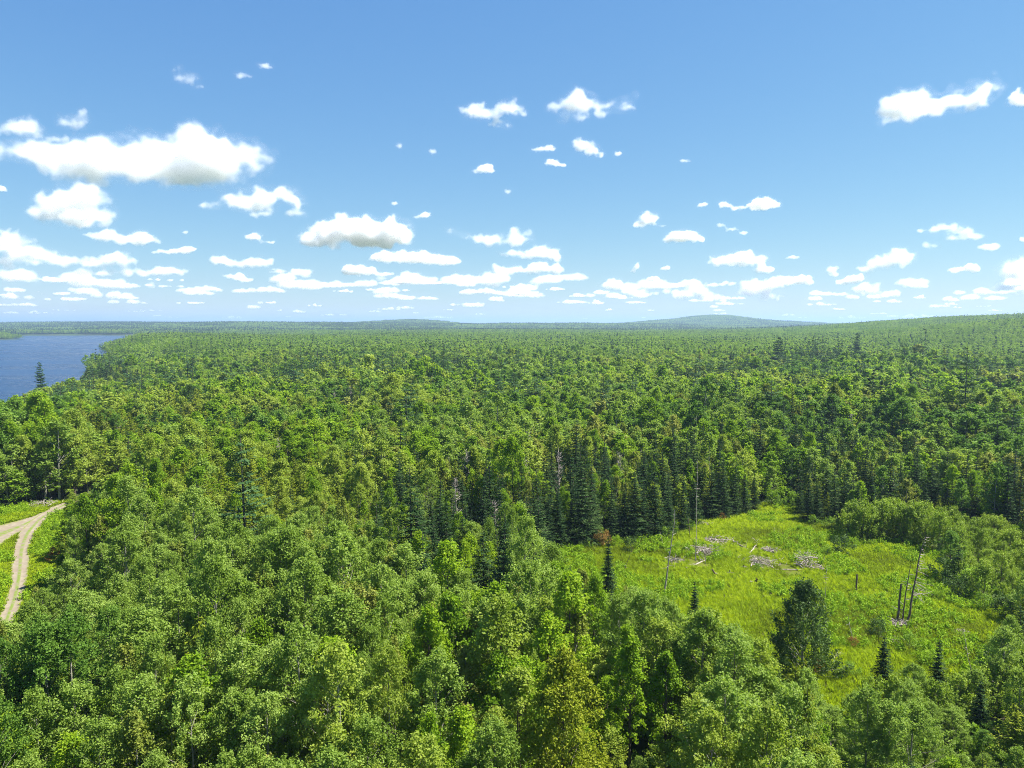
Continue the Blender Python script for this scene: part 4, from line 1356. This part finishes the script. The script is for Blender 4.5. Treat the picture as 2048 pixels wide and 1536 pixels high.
def brush(label, u, v, wu, h, n_=14, twigs=70, name='brush_pile'):
    g = ground(u, v)
    W = wu * 1.4 / FPX * g[1]
    h *= 1.5
    n_ = int(n_ * 1.3)
    twigs = int(twigs * 1.4)
    th = thing(name, label, 'brush pile', (g[0], g[1], 0), group='heaps of bleached branches on the meadow')
    for _ in range(n_):
        a = rng.uniform(0, 6.283)
        c = np.array([rng.uniform(-.4, .4) * W, rng.uniform(-.5, .5) * W * .8, rng.uniform(.05, .45) * h])
        L = rng.uniform(.25, .6) * max(W, 1.6)
        d = np.array([math.cos(a), math.sin(a), rng.uniform(-.1, .5)]) * L * .5
        s0, s1_ = c - d, c + d
        s0[2], s1_[2] = max(s0[2], .03), max(s1_[2], .03)
        obj('branch', new_mesh('branch', *limb(rng, s0, s1_, rng.uniform(.055, .13), 0.03, 5, 0.06, 5), [M['dead_wood']], smooth=True), th)
    parts = []
    for _ in range(twigs):
        a = rng.uniform(0, 6.283)
        c = np.array([rng.normal(0, .28) * W, rng.normal(0, .28) * W * .8, rng.uniform(.05, .7) * h])
        d = np.array([math.cos(a), math.sin(a), rng.uniform(-.3, .9)]) * rng.uniform(.3, .9)
        s0, s1_ = c - d * .5, c + d * .5
        s0[2], s1_[2] = max(s0[2], .02), max(s1_[2], .02)
        parts.append(limb(rng, s0, s1_, .030, .014, 3, 0.08, 3))
    tag(obj('twigs', new_mesh('twigs', *merge(parts), [M['dead_wood']]), th), kind='stuff')


log('straight bleached log behind the biggest brush heap', (1386, 1079), (1462, 1083), .13, 8, .2)
log('long grey log slanting below the biggest brush heap', (1372, 1138), (1416, 1119), .16, 9, .3)
log('thin log lying flat left of the slanting grey log', (1328, 1137), (1374, 1136), .09, 4)
log('short pale log beside the pale leaning pole', (1340, 1120), (1364, 1121), .09, 5, .1)
log('dark-edged log on the far meadow beside the round bush', (1282, 1091), (1328, 1095), .12, 5)
log('thin log pointing down toward the fan-shaped brush', (1468, 1084), (1502, 1103), .10, 4, .3)
log('crooked thin log above the fan-shaped brush', (1498, 1072), (1516, 1091), .09, 4, .5)
log('thick pale log leaning in the middle of the meadow', (1499, 1108), (1519, 1088), .15, 3, .3)
log('long white log reaching the upturned root', (1550, 1140), (1606, 1141), .11, 2)
log('short log above the upturned root, toward the willows', (1654, 1116), (1673, 1107), .10, 2, .3)
log('short white log on the near open meadow', (1377, 1164), (1391, 1163), .12, 1)
log('long thin branchy log on the upper meadow', (1522, 1061), (1572, 1074), .07, 8, .2)
log('faint thin log across the middle of the meadow', (1424, 1121), (1464, 1112), .06, 3)
log('small white stick of a log near the dark poplar top', (1588, 1171), (1597, 1163), .09, 0)
log('pale log at the shaded foot of the spruces', (1415, 1022), (1424, 1036), .12, 3, .6)
log('small curved pale branch log left of the dead trunks', (1752, 1196), (1760, 1216), .06, 4, .3)
log('bleached log end in the lower bushes right of the dark poplar', (1668, 1318), (1684, 1310), .10, 5, .3)
brush('biggest grey brush heap on the meadow, under the tall pale pole', 1407, 1105, 46, 1.1, 20, 150)
brush('upper part of the brush with curled roots on the far meadow', 1440, 1084, 46, .9, 12, 60)
brush('fan-shaped brush heap in the middle of the meadow', 1522, 1128, 44, 1.0, 16, 150)
brush('small rounded brush heap right of the thick leaning log', 1542, 1104, 22, .8, 8, 70)
brush('low scattered brush beside the pale leaning pole', 1352, 1122, 30, .4, 7, 50)
brush('upright root plate with spiky branches, an upturned tree', 1614, 1134, 34, 2.6, 18, 110)
brush('small low brush spread at the right end of the upturned tree', 1640, 1138, 24, .6, 7, 60)
brush('heap of roots and sticks at the foot of the three dead trunks', 1798, 1252, 36, .9, 14, 80)
brush('grey brush heap beside the dirt road bend', 86, 1012, 40, 1.2, 12, 90)
brush('small brush heap behind the short broken trunk of the meadow edge', 1405, 1052, 20, .9, 8, 40)
brush('bare brush tangle in the lower meadow by the thin pole', 1925, 1270, 18, .7, 6, 50)
brush('pale brush tangle at the corner of the lower meadow', 1972, 1312, 20, .8, 6, 50)
brush('white brush below the heap at the dead trunks', 1790, 1290, 20, .9, 7, 40)
brush('rusty dry brush under the spruces behind the meadow', 1428, 1034, 30, 1.8, 10, 90)


def stump(label, u, v, h, r0, tilt=.3):
    g = ground(u, v)
    th = thing('tree_stump', label, 'stump', (g[0], g[1], 0), group='old stumps on the meadow')
    t = np.array([rng.normal(0, tilt) * h, rng.normal(0, tilt) * h, h])
    obj('trunk', new_mesh('trunk', *limb(rng, (0, 0, -.2), t, r0, r0 * .8, 4, .03, 8), [M['dead_bark']], smooth=True), th)
    for _ in range(6):
        a = rng.uniform(0, 6.283)
        e = np.array([math.cos(a) * r0 * 4, math.sin(a) * r0 * 4, rng.uniform(0, .3)])
        obj('root', new_mesh('root', *limb(rng, (0, 0, .25), e, r0 * .4, .03, 5, .08, 5), [M['dead_wood']], smooth=True), th)


stump('dark leaning stump below the slanting grey log', 1433, 1150, 1.0, .16)
stump('upturned grey stump with roots in the open meadow', 1508, 1166, .8, .24)
stump('squat dark stump above the near edge of open meadow', 1536, 1195, .8, .2)
stump('thin dark stub in the near open meadow', 1448, 1200, .9, .07, .1)
stump('small pale stump with splayed roots in the middle meadow', 1461, 1148, .6, .12)
stump('reddish stump beside the fan-shaped brush', 1487, 1136, .5, .16)

# bare grey trees standing in the woods
BARE = []
for k in range(4):
    r = R_(90 + k)
    st = wander(r, (0, 0, -.3), (r.normal(0, .3), r.normal(0, .3), 12), 9, .08)
    boughs = []
    for b in range(60):
        f = r.uniform(.25, 1)
        p_ = np.array([np.interp(f, np.linspace(0, 1, 9), st[:, c]) for c in range(3)])
        a = r.uniform(0, 6.283)
        L = (1.2 - f) * r.uniform(.6, 2.2) + .3
        e = p_ + np.array([math.cos(a), math.sin(a), r.uniform(.1, .9)]) * L
        boughs.append(limb(r, p_, e, .045, .015, 4, .07, 3))
        for _ in range(2):
            q_ = p_ + (e - p_) * r.uniform(.4, .9)
            boughs.append(limb(r, q_, q_ + unit(r.normal(0, 1, 3) + np.array([0, 0, .6])) * .7, .02, .01, 3, .08, 3))
    BARE.append((new_mesh('trunk', *tube(st, np.linspace(.16, .03, 9), 6), [M['dead_wood']], smooth=True), new_mesh('branches', *merge(boughs), [M['dead_wood']])))
spots = [(632, 778, 'solo'), (668, 782, 'x'), (700, 775, 'x'), (722, 776, 'x'), (740, 782, 'x'), (795, 772, 'x'), (880, 775, 'x'), (895, 778, 'x'), (1120, 905, 'x'),
         (1235, 905, 'x'), (905, 880, 'x'), (930, 905, 'x'), (915, 960, 'x'), (995, 1005, 'x'), (1010, 890, 'x'), (1060, 870, 'x'), (1050, 912, 'x'), (475, 795, 'x'), (555, 880, 'x'),
         (1545, 770, 'x'), (1440, 760, 'x'), (1830, 700, 'x'), (1245, 720, 'x'), (1100, 730, 'x'), (960, 750, 'x'), (380, 890, 'x'), (300, 890, 'x'), (1700, 830, 'x'), (1610, 800, 'x'), (1300, 820, 'x')]
for u, v, _w in spots:
    h = rng.uniform(11.5, 14.5)
    g = ground(u, v, h)
    z = float(terrain(*g))
    g = ground(u, v, z + h)
    k = int(rng.integers(4))
    th = thing('bare_tree', 'bare grey dead tree among green crowns, tip %s' % place_words(g[0], g[1], z + h), 'dead tree', (g[0], g[1], z), rng.uniform(0, 6), (h / 12 * .9, h / 12 * .9, h / 12), 'bare grey trees in the woods')
    obj('trunk', BARE[k][0], th)
    tag(obj('branches', BARE[k][1], th), kind='stuff')
print('meadow', round(time.time() - T0, 1))

# ---------------------------------------------------------------- clouds
CLOUD_BASE = 1100.0
bm = bmesh.new()
bmesh.ops.create_icosphere(bm, subdivisions=2, radius=1)
ICO_V = np.array([v.co[:] for v in bm.verts])
ICO_F = np.array([[v.index for v in f.verts] for f in bm.faces])
bm.free()
cloud_mats = {}
bench = bpy.data.scenes.new('workbench')      # an empty scene in which the cloud lumps are fused, removed again below


def cloud_material(density, grain):
    """Vapour that thins out toward the cloud's edge and is frayed by noise."""
    key = (round(math.log(density) * 4), round(math.log(grain) * 3))
    if key not in cloud_mats:
        m, n, out = nodes('cloud_vapour')
        pv = n.nodes.new('ShaderNodeVolumePrincipled')
        pv.inputs['Color'].default_value = (0.995, 0.995, 1.0, 1)
        pv.inputs['Density Attribute'].default_value = ''
        pv.inputs['Anisotropy'].default_value = 0.1
        at = n.nodes.new('ShaderNodeAttribute')
        at.attribute_name = 'density'
        f = noise_node(n, 1.0 / math.exp(key[1] / 3), 3, rough=0.5)
        ma = n.nodes.new('ShaderNodeMath')
        ma.operation = 'ADD'
        n.links.new(at.outputs['Fac'], ma.inputs[0])
        n.links.new(maprange(n, f, 0.25, 0.75, -0.50, 0.40), ma.inputs[1])
        inner = n.nodes.new('ShaderNodeMath')
        inner.operation = 'MULTIPLY'
        n.links.new(maprange(n, ma.outputs[0], 0.0, 0.9, 0.0, math.exp(key[0] / 4), True), inner.inputs[0])
        n.links.new(maprange(n, at.outputs['Fac'], 0.0, 0.22, 0.0, 1.0, True), inner.inputs[1])
        n.links.new(inner.outputs[0], pv.inputs['Density'])
        n.links.new(pv.outputs[0], out.inputs['Volume'])
        cloud_mats[key] = m
    return cloud_mats[key]


VEIL, n, out = nodes('cloud_veil')
tr = n.nodes.new('ShaderNodeBsdfTransparent')
df = n.nodes.new('ShaderNodeBsdfTranslucent')
df.inputs[0].default_value = (0.95, 0.95, 0.95, 1)
mx = n.nodes.new('ShaderNodeMixShader')
mx.inputs[0].default_value = 0.012          # the thinnest outer vapour of a cloud
n.links.new(tr.outputs[0], mx.inputs[1])
n.links.new(df.outputs[0], mx.inputs[2])
n.links.new(mx.outputs[0], out.inputs['Surface'])


def fill_with_vapour(o, vapour, voxel, band):
    """The cloud's body: a volume that fills the hull and grows denser inward over BAND metres."""
    vol = bpy.data.volumes.new('vapour')
    vol.materials.append(vapour)
    c = obj('vapour', vol, o)
    md = c.modifiers.new('fill', 'MESH_TO_VOLUME')
    md.object = o
    md.density = 1.0
    md.resolution_mode = 'VOXEL_SIZE'
    md.voxel_size = voxel
    md.interior_band_width = band
    return c


def cloud_mesh(name, blobs, rng, voxel, levels=2, grow=1.0):
    """Blobs (x, y, z, rx, rz) above a base at z = 0, covered with smaller blobs, fused, and roughened."""
    B = [(x, y, z, rx, rz) for x, y, z, rx, rz in blobs]
    last = list(B)
    for frac, k in ((0.46, 9), (0.42, 6))[:levels]:
        nx = []
        for x, y, z, rx, rz in last:
            for _ in range(k):
                t, c = rng.uniform(0, 6.283), rng.uniform(-0.35, 1)
                s_ = math.sqrt(1 - c * c)
                q = frac * rng.uniform(0.55, 1.25)
                nx.append((x + s_ * math.cos(t) * rx * 0.88, y + s_ * math.sin(t) * rx * 0.88, z + c * rz * 0.88, rx * q, rz * q * 1.15))
        B += nx
        last = nx
    B = np.array(B)
    hh = (B[:, 2] + B[:, 4]).max()
    V = ICO_V[None] * B[:, None, [3, 3, 4]] + B[:, None, :3]
    V = V.reshape(-1, 3)
    F = (ICO_F[None] + (np.arange(len(B)) * len(ICO_V))[:, None, None]).reshape(-1, 3)
    V[:, 2] = np.where(V[:, 2] < 0, V[:, 2] * 0.18, V[:, 2])
    me = new_mesh(name, V, F)
    o = obj(name, me, link=False)
    bench.collection.objects.link(o)
    md = o.modifiers.new('fuse', 'REMESH')
    md.mode = 'VOXEL'
    md.voxel_size = max(voxel, hh / 34)
    with bpy.context.temp_override(scene=bench, view_layer=bench.view_layers[0]):
        dg = bpy.context.evaluated_depsgraph_get()
    dg.update()
    res = bpy.data.meshes.new_from_object(o.evaluated_get(dg))
    bpy.data.objects.remove(o)
    bpy.data.meshes.remove(me)
    n_ = len(res.vertices)
    co = np.empty(n_ * 3, np.float32)
    no = np.empty(n_ * 3, np.float32)
    res.vertices.foreach_get('co', co)
    res.vertices.foreach_get('normal', no)
    P, Nn = co.reshape(-1, 3).astype(float), no.reshape(-1, 3)
    a = (vnoise(P / (hh * 0.22), 3) - 0.5) * 0.16 + (vnoise(P / (hh * 0.10), 4) - 0.5) * 0.10 + (vnoise(P / (hh * 0.05), 5) - 0.5) * 0.05
    P += Nn * (a * hh)[:, None] * grow
    res.vertices.foreach_set('co', P.astype(np.float32).ravel())
    res.update()
    res.name = name
    return res


# label, base line, optical thickness, lumps (u, v, half width, half height) seen in the photograph
CLOUDS = [
    ('largest long white cloud with a tall puffy end high above the lake', 384, 8, [(60,312,42,22),(120,318,60,36),(148,297,32,32),(200,315,60,40),(275,308,45,38),(330,305,30,26),(290,335,120,40),(400,320,70,52),(435,298,48,40),(480,313,45,33),(518,312,24,24),(430,350,90,32),(508,340,22,30),(340,350,80,28),(200,345,90,22)]),
    ('puffy rounded cloud hanging just under the largest long cloud', 468, 6, [(150,400,45,30),(110,405,35,26),(185,400,35,28),(205,430,25,28),(150,435,65,26),(95,432,28,20)]),
    ('thin flat trailing cloud skirt below the rounded puffy cloud', 494, 3, [(200,468,40,10),(250,476,60,13),(295,480,25,8)]),
    ('ragged cloud with a thin tail right of the rounded puffy cloud', 444, 4.5, [(425,410,36,7),(480,405,35,20),(530,398,42,18),(570,392,32,16),(596,405,18,16),(520,422,30,10),(592,428,22,8)]),
    ('bright flat-based cloud in the middle height left of centre', 503, 8, [(622,482,24,14),(660,465,35,26),(700,460,40,24),(745,470,60,28),(780,460,40,24),(810,470,22,24),(700,485,90,14)]),
    ('long low cloud tucked under the bright flat-based cloud', 538, 5, [(770,516,30,12),(820,515,35,16),(860,518,35,14),(900,523,28,12)]),
    ('small bright cloud with a tapering tail below the bright flat-based cloud', 556, 5, [(700,540,22,12),(730,542,30,10),(768,549,25,5)]),
    ('stepped layered cloud just left of the middle of the sky', 526, 5, [(910,465,22,5),(950,472,32,8),(985,482,35,13),(1035,478,30,17),(1080,505,35,13),(1030,510,45,8),(1110,515,18,12)]),
    ('hazy lower layer beneath the stepped layered cloud', 556, 2.5, [(1030,540,50,9),(1090,536,40,10),(1120,545,15,5)]),
    ('broad low cloud over the small far hill', 590, 5, [(930,558,30,14),(990,556,30,14),(960,566,45,10),(1045,576,35,10)]),
    ('thin torn cloud with a trailing lower wisp high in the middle', 268, 3.2, [(945,222,26,15),(985,230,28,12),(1020,215,26,12),(1000,248,28,8)]),
    ('torn cloud with a curled wisp high right of the middle', 250, 3.5, [(1108,215,22,8),(1160,203,42,20),(1150,222,36,12),(1200,214,25,10),(1238,205,34,11),(1270,192,9,10),(1130,238,14,6)]),
    ('small compact cloud below the torn cloud with the curled wisp', 322, 3.5, [(1158,292,17,14),(1180,300,22,14),(1196,309,14,8)]),
    ('tiny faint puff below the torn cloud, left one of two', 308, 1.6, [(1078,299,14,6),(1098,297,13,7)]),
    ('small low puff left of the small compact cloud', 335, 2.5, [(1102,325,16,8),(1120,331,14,4)]),
    ('tiny puff right of the small compact cloud', 316, 1.8, [(1235,309,10,6)]),
    ('small triangular puff alone in the middle of the blue', 349, 2.5, [(968,337,15,10),(955,343,12,5),(980,343,10,5)]),
    ('small puff alone above the stepped layered cloud', 440, 2.2, [(850,431,14,7),(836,435,10,4)]),
    ('faint speck of cloud left of the small alone puff', 414, 1.1, [(788,408,9,5)]),
    ('faint speck of cloud under the torn cloud with the lower wisp', 392, 1.2, [(1016,384,9,7)]),
    ('faint smear of cloud in the empty blue right of centre', 326, 0.9, [(1372,322,14,4)]),
    ('faint upright smear of cloud between torn cloud and long cloud', 312, 1.0, [(865,303,10,7)]),
    ('faint speck of cloud highest of two beside an upright smear', 300, 0.9, [(798,292,9,7)]),
    ('large slanting cloud rising to a point high over the ridge', 247, 6, [(1768,227,22,7),(1800,205,28,22),(1850,210,45,26),(1812,230,40,12),(1900,205,45,20),(1950,195,30,24),(1980,180,22,22),(1930,215,45,14)]),
    ('piece of cloud cut by the edge beside the large slanting cloud', 222, 4, [(2030,200,20,16),(2050,205,16,14)]),
    ('small domed cloud with a thin spike to its right', 459, 4, [(1296,438,20,14),(1285,448,18,9),(1322,452,18,3)]),
    ('small oval cloud below the domed cloud with a spike', 492, 4.5, [(1360,474,28,14),(1388,476,18,11),(1340,480,12,8)]),
    ('dumbbell-shaped small cloud above the mountain', 426, 3, [(1448,410,12,8),(1478,418,20,4),(1522,411,28,11),(1550,411,12,8)]),
    ('tiny puff left of the dumbbell-shaped cloud', 416, 1.6, [(1403,410,14,5)]),
    ('thin slanting streak of cloud under the dumbbell-shaped cloud', 471, 2, [(1440,450,11,6),(1465,459,16,5),(1488,466,12,4)]),
    ('flat-based bright cloud over the mountain', 549, 5.5, [(1440,520,22,14),(1480,521,35,16),(1520,520,22,12),(1528,540,24,9)]),
    ('low heaped cloud between the mountain and the bright cloud over it', 612, 3.5, [(1525,572,36,15),(1500,585,26,10),(1550,592,30,8)]),
    ('small bright bean-shaped cloud beside the low heaped cloud', 575, 5, [(1600,560,22,12),(1578,566,14,7),(1618,564,8,9)]),
    ('low heap of cloud left of the mountain', 599, 4.5, [(1228,570,28,12),(1258,582,22,9),(1280,590,22,9)]),
    ('ragged pyramid-shaped cloud low just left of the mountain top', 606, 4.5, [(1395,578,22,15),(1368,591,20,10),(1425,594,30,9)]),
    ('pyramid-shaped bright cloud over the ridge', 549, 5, [(1738,537,24,9),(1770,525,32,15),(1806,518,20,21),(1792,502,10,8)]),
    ('layered thin cloud group below the large slanting cloud', 506, 3.2, [(1885,457,34,8),(1920,461,26,8),(1935,476,42,8),(1860,493,17,5),(1975,494,26,7)]),
    ('small upright cloud left of the pyramid-shaped bright cloud', 556, 3.5, [(1664,540,13,12),(1670,550,12,6)]),
    ('small flat cloud under the pyramid-shaped bright cloud', 570, 4, [(1700,561,30,8),(1715,556,15,8)]),
    ('ragged low cloud over the wooded ridge', 600, 4, [(1738,580,20,15),(1778,587,26,8),(1704,594,20,5)]),
    ('stacked cloud cut by the edge above the ridge end', 602, 5, [(2030,540,34,22),(2006,578,24,14),(2052,580,30,16),(2040,560,30,14)]),
    ('double-humped bright cloud cut by the edge over the lake', 541, 5.5, [(8,480,32,20),(40,500,42,16),(92,515,38,18),(130,524,20,12),(20,520,50,14)]),
    ('wide layered low cloud over the far lake shore', 560, 4.5, [(190,525,40,12),(240,520,45,13),(330,541,32,11),(270,546,80,9),(190,546,50,7)]),
    ('dim grey cloud wisp left above the largest long cloud', 292, 2.2, [(48,258,40,17),(95,276,34,10),(20,262,20,10)]),
    ('pale broken wisp rising above the largest long cloud', 272, 1.8, [(150,248,26,15),(170,228,10,9),(128,240,8,8)]),
    ('lone feathery wisp high above the long cloud', 181, 1.6, [(356,140,9,10),(373,157,20,11),(394,172,14,5)]),
    ('very faint scrap of cloud highest in the sky', 138, 0.8, [(530,132,14,6)]),
    ('very faint flat scrap of cloud right of the feathery wisp', 156, 0.8, [(490,150,20,5)]),
    ('long two-part low cloud below the ragged cloud with a tail', 559, 4.5, [(460,522,35,11),(510,525,40,11),(560,543,25,8),(605,546,32,11)]),
    ('small cloud with a short tail under the ragged cloud', 490, 3, [(508,474,18,9),(534,485,18,4)]),
    ('thin low cloud between the skirt and the long two-part cloud', 511, 3, [(362,500,32,8),(330,504,20,5)]),
    ('low flat puff over the far shore under the long two-part cloud', 569, 3, [(465,553,34,8),(485,560,20,5)]),
    ('faint rounded low cloud between pyramid cloud and stacked cloud', 582, 2.2, [(1820,566,28,11),(1838,572,16,7)]),
    ('two joined small puffs right of the pyramid-shaped bright cloud', 548, 4, [(1912,540,14,8),(1945,538,16,9)]),
    ('small upright puff left of the flat-based bright cloud', 546, 2.5, [(1272,534,8,9),(1265,542,8,5)]),
    ('small puff over the low heap left of the mountain', 567, 3, [(1304,559,16,7),(1318,562,8,4)]),
    ('little flat puff beside the small upright puff', 542, 2.5, [(1330,536,15,5)]),
    ('faint thin scrap right of the flat-based bright cloud', 522, 1.6, [(1580,515,18,5)]),
    ('tiny puff cut by the edge above the stacked cloud', 488, 2.5, [(2046,480,8,7)]),
    ('tiny bright puff cut by the edge below the largest long cloud', 388, 3, [(0,378,12,8)]),
    ('speck of cloud right of the trailing cloud skirt', 471, 1.3, [(371,465,8,5)]),
]
rng = np.random.default_rng(11)
CLOUD_GROUP = 'fair weather clouds'
for label, bv, tau, lumps in CLOUDS:
    uc = 0.5 * (min(l[0] - l[2] for l in lumps) + max(l[0] + l[2] for l in lumps))
    r0 = ray(uc, bv)
    t = (CLOUD_BASE - CAM_Z) / r0[2]
    dist = t * r0[1]
    origin = np.array([r0[0] * t, r0[1] * t, CLOUD_BASE])
    span = max(l[0] + l[2] for l in lumps) - min(l[0] - l[2] for l in lumps)
    blobs = []
    for (u, v, ru, rv) in lumps:
        for c in range(3):
            w = rng.uniform(-0.22, 0.22) * min(span, 260) / FPX * dist if c else 0.0
            p_ = at_depth(u + (rng.uniform(-.4, .4) * ru if c else 0), v, dist) - origin
            k_ = 1.0 if c == 0 else rng.uniform(0.55, 0.85)
            rx, rz = 0.92 * ru / FPX * dist * k_, 0.92 * rv / FPX * dist * k_
            m_ = min(rx, rz * 1.8)
            if rx > 1.5 * m_:                                 # a long lump is a row of rounder ones
                cnt = int(math.ceil(rx / m_))
                for e in np.linspace(-1, 1, cnt + 1):
                    q_ = rng.uniform(.55, 1.15)
                    blobs.append((p_[0] + e * (rx - m_) + rng.uniform(-.3, .3) * m_, p_[1] + w, p_[2] + rng.uniform(-.5, .4) * rz, m_ * q_, rz * q_ * rng.uniform(.8, 1.2)))
            else:
                blobs.append((p_[0], p_[1] + w, p_[2], rx, rz))
    me = cloud_mesh('cloud', blobs, rng, 2.9 * dist / FPX if span > 45 else 2.2 * dist / FPX, levels=2 if span > 45 else 1, grow=1.0 if tau > 3 else 1.4)
    hgt = (max(l[1] + l[3] for l in lumps) - min(l[1] - l[3] for l in lumps)) * 0.85 / FPX * dist
    me.materials.append(VEIL)
    vapour = cloud_material(tau * (0.8 if tau < 2.4 else 1.15 if tau < 3.9 or bv > 520 else 1.1) / hgt, (34.0 if span > 150 else 18.0) / FPX * dist)
    o = tag(obj('cloud', me, None, origin), label, 'cloud', CLOUD_GROUP)
    fill_with_vapour(o, vapour, 2.2 / FPX * dist, max(0.38 * hgt, 5.0 / FPX * dist))
# the far field of small clouds low over the horizon
shapes = []
for k in range(10):
    blobs = []
    for _ in range(int(rng.integers(4, 10))):
        r_ = rng.uniform(90, 300)
        blobs.append((rng.normal(0, .5) * 800, rng.normal(0, .5) * 600, rng.uniform(20, 120), r_, r_ * rng.uniform(.45, .8)))
    me = cloud_mesh('cloud', blobs, rng, 38.0, levels=1)
    me.materials.append(VEIL)
    shapes.append(me)
used_labels = set()
for k in range(150):
    v = 640 - 78 * rng.uniform(0, 1) ** 1.25
    u = rng.uniform(-40, 2088)
    if v < 585 and 1150 < u < 2048 and rng.uniform() < 0.6:
        continue
    r0 = ray(u, v)
    t = (CLOUD_BASE - CAM_Z) / max(r0[2], 0.014)
    z = CAM_Z + r0[2] * t
    w = rng.uniform(0.45, 1.25)
    lab = 'small far cloud low over the horizon, ' + place_words(r0[0] * t, r0[1] * t, z)
    if lab in used_labels:
        continue
    used_labels.add(lab)
    me = shapes[int(rng.integers(10))]
    o = tag(obj('cloud', me, None, (r0[0] * t, r0[1] * t, z)), lab, 'cloud', CLOUD_GROUP)
    w2 = w * rng.uniform(0.9, 1.4)
    o.scale = (w2, w2, w * rng.uniform(0.6, 1.2))
    o.rotation_euler = (0, 0, rng.uniform(0, 6.28))
    fill_with_vapour(o, cloud_material(1.8 / 300, 200.0), 45.0, 110.0)
bpy.data.scenes.remove(bench)
print('clouds', round(time.time() - T0, 1), sum(len(o.data.polygons) for o in bpy.data.objects if o.name.startswith('cloud')))

# ---------------------------------------------------------------- the air
bm = bmesh.new()
bmesh.ops.create_cube(bm, size=1.0)
me = bpy.data.meshes.new('haze')
bm.to_mesh(me)
bm.free()
HAZE_TOP, HAZE_BOTTOM = 190.0, -40.0
me.transform(Matrix.Translation((0, 0, (HAZE_TOP + HAZE_BOTTOM) / 2)) @ Matrix.Diagonal((100000, 100000, HAZE_TOP - HAZE_BOTTOM, 1)))
m, n, out = nodes('haze_air')
pv = n.nodes.new('ShaderNodeVolumePrincipled')
pv.inputs['Color'].default_value = (0.43, 0.60, 0.85, 1)
pv.inputs['Density'].default_value = HAZE_DENSITY
pv.inputs['Anisotropy'].default_value = 0.2
n.links.new(pv.outputs[0], out.inputs['Volume'])
me.materials.append(m)
tag(obj('haze', me), kind='stuff')
